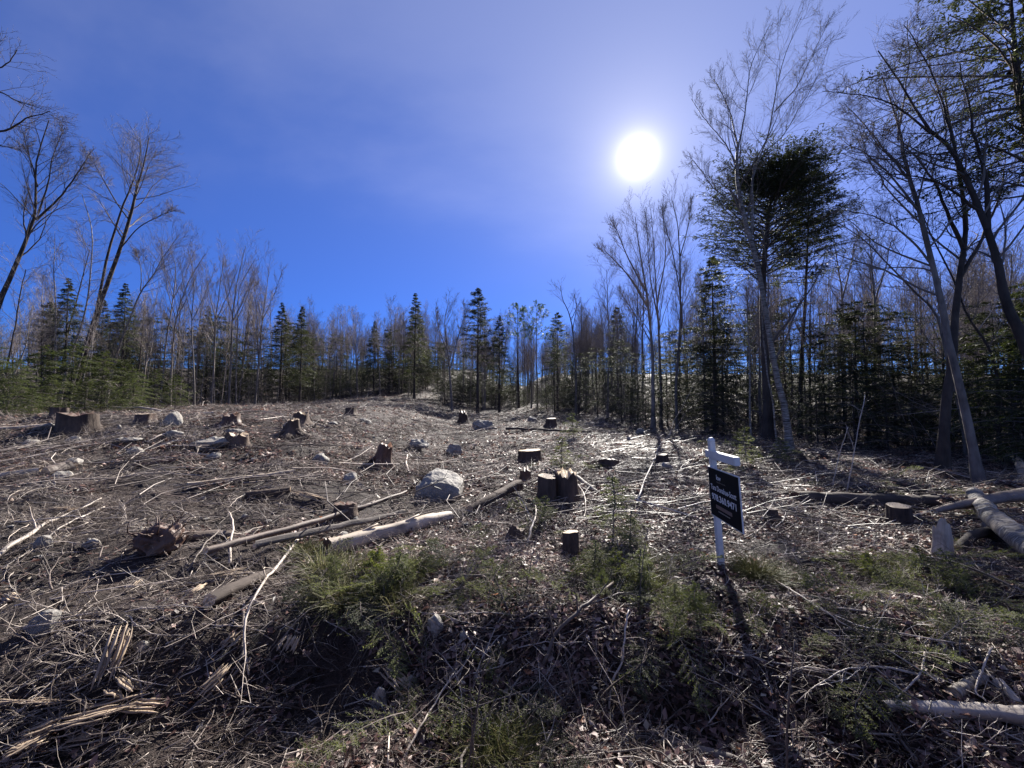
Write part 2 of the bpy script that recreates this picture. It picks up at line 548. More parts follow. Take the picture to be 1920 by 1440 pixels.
M_SOIL = soil_mat()
def plain(name, col, rough=0.5, spec=0.4):
    m, t, out = mat(name)
    n = noise_tex(t, 18.0, 4.0)
    c = mixc(t, col, tuple(x * 0.72 for x in col), ramp(t, n, [(0.45, (0, 0, 0)), (0.8, (1, 1, 1))]))
    principled(t, out, c, rough, spec)
    return m
M_WHITE = plain('white_paint', (0.62, 0.61, 0.595), 0.5)
M_BLACK = plain('black_sign_print', (0.012, 0.012, 0.013), 0.7, 0.08)
M_LETTER = plain('white_print', (0.72, 0.72, 0.72), 0.5)
M_GREYPRINT = plain('grey_print', (0.20, 0.19, 0.19), 0.5)
M_PINKPRINT = plain('dull_red_print', (0.17, 0.115, 0.11), 0.5)

# ------------------------------------------------------------------ ground sheet
ys = np.concatenate([np.linspace(-12, 1.4, 28)[:-1], 1.4 * np.exp(np.arange(0, 230) * 0.0164), np.linspace(62, 204, 32)])
us = np.linspace(-1, 1, 381); us = np.sign(us) * np.abs(us) ** 1.25
YY, UU = np.meshgrid(ys, us, indexing='ij')
XX = UU * (9 + 2.3 * np.clip(YY, 0, 500))
ZZ = height(XX, YY)
nr, nc = XX.shape
idx = np.arange(nr * nc).reshape(nr, nc)
Qg = np.stack([idx[:-1, :-1], idx[:-1, 1:], idx[1:, 1:], idx[1:, :-1]], -1).reshape(-1, 4)
b = MB(); b.add(np.stack([XX, YY, ZZ], -1), Qg)
ground = link('ground', b.mesh('ground', M_SOIL, True))
tag(ground, kind='structure')

# ------------------------------------------------------------------ forest edge
EPX = np.array([-900, -400, 0, 200, 400, 600, 700, 900, 1050, 1150, 1250, 1350, 1450, 1600, 1750, 1900, 2300, 2900])
EDP = np.array([13, 16, 19, 24, 30, 42, 48, 52, 50, 38, 27, 23.5, 20.5, 18, 15, 13, 11, 10.])


def edge_depth(px):
    return np.interp(px, EPX, EDP)


def pxof(x, y):
    return 960 + F0 * x / np.maximum(y, 0.1)


# ------------------------------------------------------------------ tree builders
def crown_mesh(name, parts, mat_, tint0=0.5):
    b = MB()
    for P, Rr, n in parts:
        V, Q, _ = tubes(P, Rr, n)
        tv = np.repeat(np.clip(tint0 + 0.18 * rng.standard_normal(len(P)), 0, 1), P.shape[1] * n)
        b.add(V, Q, None, tv)
    return b.mesh(name, mat_, True)


def trunk_mesh(name, stems, mat_, n=9):
    b = MB()
    for P, Rr in stems:
        V, Q, _ = tubes(P, Rr, n, 0.05)
        b.add(V, Q)
    return b.mesh(name, mat_, True)


def hardwood(h=15.0, r=0.13, crown=0.42, limbs=20, spread=1.0, sub=8, tw=6, rmin=0.008, lean=0.03, limb_len=0.26, ang=42, up=0.16):
    k = 14
    zz = np.linspace(0, h, k)
    wx = np.cumsum(rng.standard_normal((k, 2)) * 0.012 * h / k * 3, axis=0)
    wx = wx - wx[0]
    P = np.stack([wx[:, 0] + lean * zz, wx[:, 1], zz], -1)
    Rr = r * (1 - 0.88 * (zz / h) ** 0.9); Rr[0] *= 1.35
    P0 = P[None]; R0 = Rr[None]
    L1, r1 = grow(P0, R0, limbs, crown, 0.97, ang, limb_len * spread * 1.2, 8, 0.5, up, 0.10, 0.3, rmin * 1.3, 0.62)
    L2, r2 = grow(L1, r1, sub, 0.22, 1.0, 36, 0.45, 5, 0.6, 0.10, 0.16, 0.3, rmin, 0.45)
    L3, r3 = grow(L2, r2, tw, 0.15, 1.0, 34, 0.6, 3, 0.6, 0.08, 0.10, 0.4, rmin * 0.6, 0.3)
    # dead low side twigs
    LD, rd = grow(P0, R0, 10, 0.12, crown, 75, 0.08, 4, 0.2, -0.03, 0.15, 0.3, rmin, 0.2)
    return [(P, Rr)], [(L1, r1, 4), (LD, rd, 3), (L2, r2, 3), (L3, r3, 3)]


def variant_hardwood(mat_, tint0, **kw):
    st, cr = hardwood(**kw)
    return [('trunk', trunk_mesh('bare_trunk', st, mat_, 7)), ('crown', crown_mesh('bare_crown', cr, M_TWIG, tint0))]


def blades(P0, D, ln, wd, b, tint):
    """flat needle sprays: quads starting at P0 along D"""
    N = len(P0)
    rv = rng.standard_normal((N, 3)) * 0.55; rv[:, 2] += 1.0
    S = unit(np.cross(D, rv))
    V = np.stack([P0 - S * wd[:, None] * 0.25, P0 + D * ln[:, None] * 0.45 - S * wd[:, None] * 0.5,
                  P0 + D * ln[:, None], P0 + D * ln[:, None] * 0.5 + S * wd[:, None] * 0.5], 1)
    Q = np.arange(N * 4).reshape(N, 4)
    b.add(V.reshape(-1, 3), Q, None, np.repeat(tint, 4))


def conifer(h=14.0, r=0.16, cb=0.22, width=2.2, nb=110, st=8, q=5, bl=0.2, bw=0.05, droop=0.10, top_pow=0.8, updir=0.12, needle=None,
            irregular=0.3, dead=0, trunkmat=None, path=None, side=None):
    needle = needle or M_NEEDLE
    k = 12
    zz = np.linspace(0, h, k)
    if path is None:
        P = np.stack([np.cumsum(rng.standard_normal(k)) * 0.01, np.cumsum(rng.standard_normal(k)) * 0.01, zz], -1)
    else:
        P = resample(path, k)
    Rr = np.maximum(r * (1 - 0.96 * np.linspace(0, 1, k)), 0.012); Rr[0] *= 1.3
    t = cb + (1 - cb) * ((np.arange(nb) + rng.random(nb)) / nb) ** 0.92
    t = np.minimum(t, 0.995)
    f = t * (k - 1); i = np.minimum(f.astype(int), k - 2); fr = (f - i)[:, None]
    p = P[i] * (1 - fr) + P[i + 1] * fr
    az = np.arange(nb) * 2.399 + rng.standard_normal(nb) * 0.5
    prof = ((1 - t) / (1 - cb)) ** top_pow
    ln = width * (0.03 + 0.97 * prof) * (1 - irregular + 2 * irregular * rng.random(nb)) * (1 - 0.35 * (t < cb + 0.12) * rng.random(nb))
    d = np.stack([np.cos(az), np.sin(az), updir + 0.3 * t + 0.12 * rng.standard_normal(nb)], -1)
    if side is not None:
        ln = ln * (0.55 + 0.75 * np.clip((unit(d) * np.asarray(side)).sum(1), -0.4, 1))
    d = unit(d)
    K = 6
    pts = [p]
    for s in range(K - 1):
        d = unit(d + np.array([0, 0, -droop]) + 0.06 * rng.standard_normal((nb, 3)))
        p = p + d * (ln / (K - 1))[:, None]
        pts.append(p)
    B = np.stack(pts, 1)
    BR = np.maximum(ln * 0.011, 0.006)[:, None] * np.linspace(1, 0.25, K)[None]
    tb = MB(); V, Q, _ = tubes(P, Rr, 8, 0.04); tb.add(V, Q)
    bb = MB(); V, Q, _ = tubes(B, BR, 3); bb.add(V, Q, None, 0.25)
    if dead:
        LD, rd = grow(P[None], Rr[None], dead, 0.06, cb + 0.1, 85, 0.10, 4, 0.2, -0.05, 0.12, 0.3, 0.008, 0.0)
        V, Q, _ = tubes(LD, rd, 3); bb.add(V, Q, None, 0.4)
    # side twigs with needle sprays
    s = 0.18 + 0.82 * (np.arange(st)[None, :] + rng.random((nb, st))) / st
    f = s * (K - 1); i = np.minimum(f.astype(int), K - 2); fr = (f - i)[..., None]
    a = np.arange(nb)[:, None]
    q0 = B[a, i] * (1 - fr) + B[a, i + 1] * fr
    T = unit(B[a, i + 1] - B[a, i])
    hz = unit(np.cross(T, np.array([0, 0, 1.0])))
    fb = MB()
    for sgn in (-1, 1):
        ang = np.radians(48 + 14 * rng.standard_normal((nb, st)))[..., None]
        D = unit(np.cos(ang) * T + sgn * np.sin(ang) * hz + np.array([0, 0, 1.0]) * (rng.standard_normal((nb, st, 1)) * 0.16 - 0.08))
        tl = (ln[:, None] * 0.34 * (1.05 - 0.75 * s) * (0.6 + 0.7 * rng.random((nb, st))) + bl * 0.5 * np.minimum(1, ln / (0.35 * width))[:, None])
        u = (np.arange(q)[None, None] + rng.random((nb, st, q))) / q
        pp = q0[:, :, None] + D[:, :, None] * (tl[..., None] * u)[..., None]
        DD = unit(D[:, :, None] + 0.55 * rng.standard_normal((nb, st, q, 3)) * np.array([1, 1, 0.6]) + np.array([0, 0, -0.12]))
        n = nb * st * q
        base_t = np.clip(0.45 + 0.16 * rng.standard_normal((nb, 1, 1)) + 0.12 * rng.standard_normal((nb, st, 1)) + 0.1 * rng.standard_normal((nb, st, q)), 0, 1)
        blades(pp.reshape(n, 3), DD.reshape(n, 3), bl * (0.6 + 0.8 * rng.random(n)) * np.repeat(0.4 + 0.6 * np.minimum(1, ln / (0.4 * width)), st * q), bw * (0.6 + 0.8 * rng.random(n)), fb, base_t.reshape(n))
    return [('trunk', tb.mesh('conifer_trunk', trunkmat or M_BARKD, True)), ('branches', bb.mesh('conifer_branches', M_TWIG)),
            ('crown', fb.mesh('conifer_crown', needle))]


def pine(h=15.0, r=0.13, cb=0.68, width=2.2, nb=26, bl=0.26):
    k = 10
    zz = np.linspace(0, h, k)
    P = np.stack([np.cumsum(rng.standard_normal(k)) * 0.03, np.cumsum(rng.standard_normal(k)) * 0.03, zz], -1)
    Rr = np.maximum(r * (1 - 0.93 * zz / h), 0.015)
    whorl = np.repeat(np.linspace(cb, 0.97, 7), 4)[:nb]; nb = len(whorl)
    t = np.clip(whorl + rng.standard_normal(nb) * 0.006, cb, 0.99)
    p = np.stack([np.interp(t * h, zz, P[:, 0]), np.interp(t * h, zz, P[:, 1]), t * h], -1)
    az = rng.random(nb) * 6.28
    ln = width * (0.25 + 0.75 * np.sin(np.clip((1 - t) / (1 - cb), 0, 1) * 1.9 + 0.15).clip(0.15, 1)) * (0.7 + 0.5 * rng.random(nb))
    d = unit(np.stack([np.cos(az), np.sin(az), 0.15 + 0.7 * (t - cb) / (1 - cb)], -1))
    K = 5; pts = [p]
    for s in range(K - 1):
        d = unit(d + np.array([0, 0, 0.06]) + 0.06 * rng.standard_normal((nb, 3)))
        p = p + d * (ln / (K - 1))[:, None]; pts.append(p)
    B = np.stack(pts, 1); BR = np.maximum(ln * 0.014, 0.01)[:, None] * np.linspace(1, 0.4, K)[None]
    S2, s2r = grow(B, BR, 7, 0.25, 1.0, 45, 0.32, 3, 0.6, 0.15, 0.1, 0.5, 0.008, 0.3)
    tb = MB(); V, Q, _ = tubes(P, Rr, 8, 0.04); tb.add(V, Q)
    bb = MB(); V, Q, _ = tubes(B, BR, 3); bb.add(V, Q, None, 0.3); V, Q, _ = tubes(S2, s2r, 3); bb.add(V, Q, None, 0.3)
    LD, rd = grow(P[None], Rr[None], 12, 0.3, cb, 80, 0.07, 4, 0.25, 0.0, 0.12, 0.3, 0.01, 0.0)
    V, Q, _ = tubes(LD, rd, 3); bb.add(V, Q, None, 0.4)
    tips = np.concatenate([S2[:, -1], S2[:, 1], B[:, -1]])
    td = np.concatenate([unit(S2[:, -1] - S2[:, -2])] * 2 + [unit(B[:, -1] - B[:, -2])])
    m = 26
    n = len(tips) * m
    DD = unit(td[:, None] + 0.75 * rng.standard_normal((len(tips), m, 3)) + np.array([0, 0, 0.15]))
    fb = MB()
    blades(np.repeat(tips, m, 0), DD.reshape(n, 3), bl * (0.6 + 0.6 * rng.random(n)), np.full(n, 0.022), fb,
           np.clip(0.5 + 0.2 * rng.standard_normal(n), 0, 1))
    return [('trunk', tb.mesh('pine_trunk', M_BARKD, True)), ('branches', bb.mesh('pine_branches', M_TWIG)), ('crown', fb.mesh('pine_crown', M_PINE))]


def plant(variant, name, loc, scale=1.0, rotz=None, tilt=(0, 0), label=None, cat='tree', group=None):
    r = empty(name, loc, (tilt[0], tilt[1], rng.random() * 6.28 if rotz is None else rotz), scale)
    for pn, me in variant:
        link(pn, me, r)
    tag(r, label, cat, group)
    return r


def traced_tree(name, dep, stems, label, limbs=14, sub=6, tw=5, tw2=0, barkmat=None, crown=(0.45, 0.98), limb_len=0.22, ang=42, up=0.08,
                rmin=0.007, tint0=0.45, group=None, sub_len=0.45, azim=None, ddep=0.0):
    """a particular bare tree: stems traced as (pixel points, base radius, tip radius); the first point stands on the ground"""
    barkmat = barkmat or M_BARK
    out = []
    for si, (pp, r0, r1, *rest) in enumerate(stems):
        dps = rest[0] if rest else 0.0
        pts = [AT(x, y, dep + dps * j / max(1, len(pp) - 1)) for j, (x, y) in enumerate(pp)]
        if si == 0:
            pts[0][2] = gz(pts[0][0], pts[0][1]) - 0.12
            base = pts[0].copy(); base[2] += 0.12
        P = resample(np.array(pts), 16)
        P[2:] += np.cumsum(rng.standard_normal((14, 3)) * 0.012, axis=0)
        r0 = r0 * 0.66
        Rr = r0 + (r1 - r0) * np.linspace(0, 1, 16) ** 0.7
        if si == 0: Rr[0] *= 1.35
        out.append((P - base, Rr))
    PP = np.stack([p for p, _ in out]); RR = np.stack([r for _, r in out])
    L1, r1_ = grow(PP, RR, int(limbs * 1.25), crown[0], crown[1], ang, limb_len * 1.45, 9, 0.45, up * 0.8, 0.12, 0.2, rmin * 1.1, 0.5, azim)
    L2, r2_ = grow(L1, r1_, sub + 1, 0.15, 1.0, 36, sub_len * 0.9, 5, 0.5, up * 0.7, 0.10, 0.3, rmin * 0.75, 0.4)
    L3, r3_ = grow(L2, r2_, tw + 1, 0.12, 1.0, 36, 0.55, 3, 0.6, 0.05, 0.10, 0.4, rmin * 0.55, 0.3)
    parts = [(L1, r1_, 5), (L2, r2_, 3), (L3, r3_, 3)]
    if tw2:
        L4, r4_ = grow(L3, r3_, tw2, 0.2, 1.0, 40, 0.55, 3, 0.7, 0.05, 0.15, 0.5, rmin * 0.7, 0.3)
        parts.append((L4, r4_, 3))
    # finest shoots straight off the stem tips
    root = empty(name, base)
    link('trunk', trunk_mesh('tree_trunk', out, barkmat, 9), root)
    link('crown', crown_mesh('tree_crown', parts, M_TWIG, tint0), root)
    tag(root, label, 'tree', group)
    return root


# ------------------------------------------------------------------ particular trees (traced)
# left side
traced_tree('bare_tree', 24.0, [([(120, 775), (150, 690), (178, 597), (211, 504), (242, 410), (258, 349), (268, 316), (280, 255)], 0.30, 0.025),
                                ([(178, 597), (200, 490), (226, 402), (245, 355), (262, 300), (262, 262)], 0.13, 0.02),
                                ([(242, 412), (215, 375), (190, 330), (170, 300)], 0.07, 0.015),
                                ([(222, 470), (262, 425), (300, 405), (330, 395)], 0.06, 0.015)],
            'tall dark bare maple leaning right with two close trunks at left', limbs=20, sub=8, tw=6, barkmat=M_BARKD, crown=(0.5, 0.98), limb_len=0.16, ang=50, up=0.04, tint0=0.4)
traced_tree('bare_tree', 20.0, [([(-60, 760), (-25, 640), (0, 562), (28, 504), (55, 440), (68, 399), (70, 347), (73, 300), (95, 225)], 0.24, 0.02),
                                ([(68, 412), (111, 372), (150, 322), (172, 285)], 0.09, 0.015),
                                ([(70, 350), (55, 290), (40, 240)], 0.07, 0.012),
                                ([(50, 445), (42, 400), (52, 350)], 0.06, 0.012),
                                ([(72, 400), (90, 345), (100, 290), (118, 235)], 0.07, 0.012)],
            'bare vase-shaped tree leaning in from the left frame edge', limbs=16, sub=7, tw=6, barkmat=M_BARKD, crown=(0.4, 0.98), limb_len=0.18, ang=38, up=0.08, tint0=0.4)
traced_tree('birch_tree', 22.0, [([(110, 760), (126, 690), (144, 634), (158, 590), (167, 543), (174, 482), (173, 430), (155, 365)], 0.11, 0.015)],
            'thin pale birch between the left edge tree and the leaning maple', limbs=26, sub=5, tw=4, barkmat=M_BIRCH, crown=(0.45, 0.99), limb_len=0.13, ang=60, up=0.0)
traced_tree('birch_tree', 25.0, [([(196, 772), (214, 682), (230, 629), (250, 576), (264, 546), (286, 518), (302, 488), (335, 440)], 0.12, 0.015),
                                 ([(264, 546), (262, 500), (255, 470)], 0.05, 0.012)],
            'white birch leaning right in front of the left hemlocks', limbs=22, sub=6, tw=5, barkmat=M_BIRCH, crown=(0.55, 0.99), limb_len=0.2, ang=42, up=0.08)
traced_tree('birch_tree', 21.0, [([(128, 768), (140, 715), (155, 668), (172, 612), (192, 560)], 0.06, 0.012)],
            'slender pale sapling leaning right below the dark maple, left one', limbs=14, sub=4, tw=3, barkmat=M_BIRCH, crown=(0.5, 0.99), limb_len=0.16)
traced_tree('birch_tree', 21.5, [([(140, 768), (158, 706), (178, 628), (196, 570)], 0.055, 0.012)],
            'slender pale sapling leaning right below the dark maple, right one', limbs=14, sub=4, tw=3, barkmat=M_BIRCH, crown=(0.5, 0.99), limb_len=0.16)
traced_tree('birch_tree', 20.5, [([(158, 768), (166, 706), (172, 650), (178, 600)], 0.05, 0.012)],
            'short upright pale sapling right beneath the leaning dark maple', limbs=12, sub=4, tw=3, barkmat=M_BIRCH, crown=(0.5, 0.99), limb_len=0.16)
traced_tree('bare_tree', 19.0, [([(5, 765), (12, 690), (25, 620), (40, 540), (48, 505)], 0.08, 0.015)],
            'thin dark bare tree below the left edge tree', limbs=16, sub=5, tw=4, barkmat=M_BARKD, crown=(0.45, 0.99), limb_len=0.2, ang=50)
traced_tree('birch_tree', 18.0, [([(12, 760), (26, 705), (42, 665), (52, 630), (60, 575)], 0.06, 0.012)],
            'crooked pale birch pole rising from the hemlock boughs at far left', limbs=12, sub=4, tw=3, barkmat=M_BIRCH, crown=(0.5, 0.99), limb_len=0.16)
traced_tree('bare_tree', 27.0, [([(105, 770), (125, 640), (145, 560), (160, 500), (168, 470)], 0.11, 0.015)],
            'dark slim bare tree behind the thin pale birch at left', limbs=14, sub=5, tw=4, barkmat=M_BARKD, crown=(0.5, 0.99), limb_len=0.2, ang=45)
# overhanging near tree at the left frame edge: trunk outside the frame, limbs reaching in
traced_tree('bare_tree', 9.0, [([(-420, 900), (-400, 600), (-360, 400), (-300, 200), (-240, 60)], 0.22, 0.04),
                               ([(-330, 300), (-180, 262), (-60, 250), (5, 247), (35, 234), (60, 214), (98, 197)], 0.07, 0.008),
                               ([(-300, 215), (-140, 190), (-20, 172), (30, 188), (80, 203)], 0.05, 0.007),
                               ([(-280, 190), (-130, 130), (-30, 135), (10, 120), (30, 96)], 0.05, 0.007),
                               ([(-320, 290), (-150, 280), (-20, 272), (30, 278)], 0.04, 0.006)],
            'bare limbs reaching in from the left above the edge tree', limbs=7, sub=4, tw=3, barkmat=M_BARKD, crown=(0.55, 0.98), limb_len=0.14, ang=38, up=0.03, rmin=0.004)
# mid-left tall hardwoods
for (x0, y0, pts, dp, r0, lab) in [
    (395, 772, [(400, 700), (405, 600), (412, 540), (420, 478)], 30, 0.13, 'tall upswept bare tree, second highest of the left group'),
    (428, 772, [(433, 700), (438, 600), (446, 530), (462, 462)], 30.5, 0.15, 'tallest upswept bare tree at the right of the left group'),
    (442, 775, [(442, 700), (444, 600), (448, 540), (478, 485)], 31, 0.10, 'straight pale bare pole close beside the tallest left group tree'),
    (318, 770, [(322, 690), (330, 600), (352, 530), (385, 475)], 28, 0.12, 'bare tree forking right above the left green boughs'),
    (364, 772, [(364, 700), (361, 600), (366, 540), (360, 490)], 27, 0.09, 'straight pale sapling left of the upswept bare group'),
    (478, 772, [(484, 690), (492, 600), (500, 550), (505, 500)], 33, 0.12, 'dense twiggy bare tree on the falling edge of the left group'),
    (300, 770, [(310, 650), (325, 560), (330, 500), (318, 470)], 29, 0.10, 'thin bare tree just right of the leaning white birch'),
]:
    traced_tree('bare_tree', dp, [([(x0, y0)] + pts, r0, 0.015), ([pts[1], (pts[1][0] - 14, pts[1][1] - 55), (pts[1][0] - 22, pts[1][1] - 105)], r0 * 0.45, 0.012),
                                  ([pts[1], (pts[1][0] + 22, pts[1][1] - 45), (pts[1][0] + 40, pts[1][1] - 95)], r0 * 0.45, 0.012)],
                lab, limbs=9, sub=6, tw=4, crown=(0.35, 0.99), limb_len=0.22, ang=28, up=0.14, rmin=0.008, tint0=0.5)
# centre
traced_tree('bare_tree', 46.0, [([(848, 780), (843, 700), (838, 650), (834, 600), (842, 565)], 0.26, 0.02), ([(840, 660), (822, 615), (816, 580)], 0.12, 0.02),
                                ([(845, 690), (857, 640), (868, 600), (872, 575)], 0.13, 0.02)],
            'forked bare hardwood between the two pointed evergreens', limbs=14, sub=6, tw=5, crown=(0.3, 0.98), limb_len=0.22, ang=32, up=0.12, rmin=0.012)
traced_tree('bare_tree', 42.0, [([(1080, 795), (1080, 740), (1079, 690), (1074, 620), (1066, 585), (1055, 560), (1051, 535)], 0.24, 0.02),
                                ([(1074, 620), (1080, 575), (1076, 550)], 0.08, 0.02), ([(1071, 600), (1090, 560)], 0.06, 0.02)],
            'crooked half-dead bare tree right of the two pines', limbs=7, sub=4, tw=3, crown=(0.55, 0.98), limb_len=0.16, ang=45, up=0.08, rmin=0.012)
traced_tree('bare_tree', 36.0, [([(1140, 792), (1140, 700), (1142, 640), (1140, 570), (1138, 505)], 0.18, 0.02)],
            'straight bare tree rising left of the sunlit clump', limbs=22, sub=6, tw=4, crown=(0.35, 0.99), limb_len=0.2, ang=45, up=0.08, rmin=0.01)
# sunlit clump right of centre, under the sun
traced_tree('bare_tree', 26.0, [([(1225, 803), (1224, 720), (1221, 640), (1212, 560), (1200, 480), (1190, 410)], 0.24, 0.02),
                                ([(1214, 575), (1180, 520), (1150, 485), (1128, 462)], 0.12, 0.012), ([(1210, 545), (1180, 490), (1160, 440), (1150, 420)], 0.1, 0.012),
                                ([(1220, 640), (1190, 590), (1160, 545)], 0.07, 0.012)],
            'fan-shaped bare tree beneath the sun, its limbs spreading left', limbs=16, sub=7, tw=6, crown=(0.4, 0.98), limb_len=0.2, ang=30, up=0.12, rmin=0.008, tint0=0.6)
traced_tree('bare_tree', 27.5, [([(1240, 803), (1238, 700), (1234, 600), (1228, 500), (1222, 400)], 0.2, 0.015), ([(1234, 600), (1218, 500), (1212, 400)], 0.1, 0.012),
                                ([(1232, 570), (1248, 480), (1244, 395)], 0.1, 0.012)],
            'upright bare tree directly right of the fan-shaped tree', limbs=14, sub=6, tw=6, crown=(0.4, 0.98), limb_len=0.18, ang=26, up=0.14, rmin=0.008, tint0=0.6)
traced_tree('bare_tree', 25.0, [([(1270, 810), (1268, 730), (1275, 640), (1277, 560), (1276, 480), (1272, 420), (1262, 375)], 0.17, 0.015),
                                ([(1277, 560), (1262, 480), (1245, 420), (1242, 390)], 0.07, 0.012), ([(1276, 480), (1290, 420), (1296, 370)], 0.06, 0.012)],
            'slim bare tree with a bowed lower trunk left of the big hemlock', limbs=16, sub=6, tw=5, crown=(0.4, 0.98), limb_len=0.15, ang=30, up=0.12, rmin=0.008, tint0=0.55)
# birch in front of the broad hemlock
traced_tree('birch_tree', 14.6, [([(1482, 846), (1472, 770), (1455, 700), (1440, 620), (1425, 530), (1408, 460), (1392, 400), (1383, 350), (1381, 300), (1384, 270)], 0.20, 0.05),
                                 ([(1384, 275), (1395, 220), (1402, 170), (1412, 110), (1440, 45)], 0.05, 0.008),
                                 ([(1384, 275), (1370, 220), (1355, 180), (1335, 150)], 0.045, 0.008),
                                 ([(1382, 310), (1360, 272), (1328, 235), (1295, 185)], 0.045, 0.008),
                                 ([(1408, 460), (1412, 380), (1412, 340), (1424, 300), (1442, 255), (1452, 205), (1463, 150), (1478, 90), (1505, 30)], 0.08, 0.008),
                                 ([(1452, 210), (1490, 165), (1515, 110), (1545, 40)], 0.04, 0.007),
                                 ([(1432, 285), (1470, 250), (1505, 195), (1540, 130)], 0.04, 0.007),
                                 ([(1385, 390), (1350, 360), (1332, 340), (1305, 300), (1302, 315)], 0.04, 0.008)],
            'tall birch leaning left, pale trunk crossing in front of the broad hemlock', limbs=14, sub=7, tw=6, barkmat=M_BIRCH, crown=(0.25, 0.99), limb_len=0.24, ang=34, up=0.10, rmin=0.005, tint0=0.45)
traced_tree('birch_tree', 15.5, [([(1458, 835), (1448, 760), (1436, 690), (1428, 600), (1424, 540)], 0.06, 0.015)],
            'thin pale stem close left of the leaning birch', limbs=10, sub=4, tw=3, barkmat=M_BIRCH, crown=(0.5, 0.99), limb_len=0.14)
traced_tree('birch_tree', 17.0, [([(1408, 815), (1405, 740), (1404, 660), (1400, 590), (1398, 540)], 0.07, 0.02)],
            'upright mottled pale stem left of the hemlock trunk', limbs=10, sub=4, tw=3, barkmat=M_BIRCH, crown=(0.5, 0.99), limb_len=0.12)
# right side
traced_tree('bare_tree', 10.2, [([(1836, 905), (1820, 817), (1795, 703), (1777, 633), (1760, 543), (1735, 455), (1713, 367), (1700, 327), (1687, 287), (1680, 247), (1668, 205), (1650, 140)], 0.17, 0.015),
                                ([(1703, 335), (1660, 285), (1620, 235), (1580, 190)], 0.05, 0.007), ([(1722, 395), (1670, 330), (1625, 290), (1582, 262)], 0.05, 0.007),
                                ([(1750, 500), (1700, 440), (1640, 400), (1590, 385)], 0.05, 0.007), ([(1684, 262), (1690, 200), (1700, 120), (1695, 40)], 0.05, 0.007)],
            'bare tree at right whose thin trunk leans left across its neighbour', limbs=20, sub=7, tw=6, barkmat=M_BARK, crown=(0.35, 0.99), limb_len=0.2, ang=48, up=0.05, rmin=0.004, tint0=0.45)
traced_tree('bare_tree', 11.4, [([(1766, 860), (1772, 770), (1785, 683), (1793, 600), (1802, 517), (1812, 455), (1812, 400), (1800, 330), (1785, 250), (1770, 170)], 0.22, 0.02),
                                ([(1808, 470), (1780, 400), (1755, 330), (1720, 290), (1690, 262)], 0.09, 0.01), ([(1802, 517), (1850, 430), (1880, 360), (1890, 290)], 0.09, 0.01)],
            'thick dark bare tree at right forming the lower arm of a V', limbs=18, sub=7, tw=6, barkmat=M_BARKD, crown=(0.45, 0.99), limb_len=0.17, ang=45, up=0.06, rmin=0.0045, tint0=0.4)
traced_tree('bare_tree', 9.0, [([(2010, 900), (1960, 740), (1918, 637), (1893, 590), (1880, 543), (1867, 477), (1833, 393), (1810, 340), (1783, 293), (1760, 263), (1722, 228), (1690, 165), (1640, 95)], 0.21, 0.012),
                               ([(1852, 430), (1850, 350), (1837, 300), (1820, 247), (1812, 205), (1790, 120)], 0.09, 0.012),
                               ([(1800, 320), (1770, 200), (1740, 110), (1700, 45)], 0.05, 0.008), ([(1745, 250), (1690, 205), (1620, 180), (1540, 172)], 0.045, 0.006),
                               ([(1835, 395), (1760, 350), (1690, 335), (1600, 330)], 0.05, 0.006)],
            'big dark bare tree bending in from the right frame edge', limbs=20, sub=7, tw=6, barkmat=M_BARKD, crown=(0.35, 0.99), limb_len=0.17, ang=48, up=0.04, rmin=0.004, tint0=0.4)
traced_tree('bare_tree', 12.5, [([(1879, 895), (1872, 800), (1868, 717), (1850, 650), (1810, 593), (1787, 533), (1747, 450), (1720, 390)], 0.09, 0.015)],
            'thin dark curved bare tree behind the big one at right', limbs=16, sub=5, tw=4, barkmat=M_BARKD, crown=(0.4, 0.99), limb_len=0.18, ang=50, rmin=0.005)
traced_tree('bare_tree', 13.5, [([(1815, 880), (1800, 760), (1770, 640), (1753, 585), (1707, 540), (1667, 500), (1620, 450), (1575, 420)], 0.10, 0.012)],
            'slim bare tree arching far left above the dark understory', limbs=16, sub=6, tw=4, barkmat=M_BARK, crown=(0.35, 0.99), limb_len=0.18, ang=45, rmin=0.005)
traced_tree('bare_tree', 19.0, [([(1640, 815), (1640, 700), (1640, 560), (1635, 500), (1630, 440)], 0.14, 0.015), ([(1640, 570), (1660, 500), (1672, 450)], 0.07, 0.012)],
            'bare tree standing behind the dark broad evergreen clump', limbs=16, sub=6, tw=5, crown=(0.5, 0.99), limb_len=0.2, ang=40, rmin=0.006)
traced_tree('bare_tree', 21.0, [([(1585, 812), (1584, 700), (1580, 560), (1572, 500), (1560, 430)], 0.14, 0.015), ([(1580, 560), (1595, 490), (1605, 440)], 0.07, 0.012)],
            'bare tree immediately right of the broad hemlock', limbs=16, sub=6, tw=5, crown=(0.45, 0.99), limb_len=0.2, ang=40, rmin=0.006)

# broad hemlock on the right and the overhanging one at the top right
def traced_conifer(dep, pts, label, name='hemlock_tree', **kw):
    pp = [AT(x, y, dep) for x, y in pts]
    base = pp[0].copy(); base[2] = gz(base[0], base[1]) - 0.1
    pp[0] = base
    v = conifer(path=np.array(pp) - base, **kw)
    r = empty(name, base)
    for pn, me in v: link(pn, me, r)
    tag(r, label, 'tree')
    return r


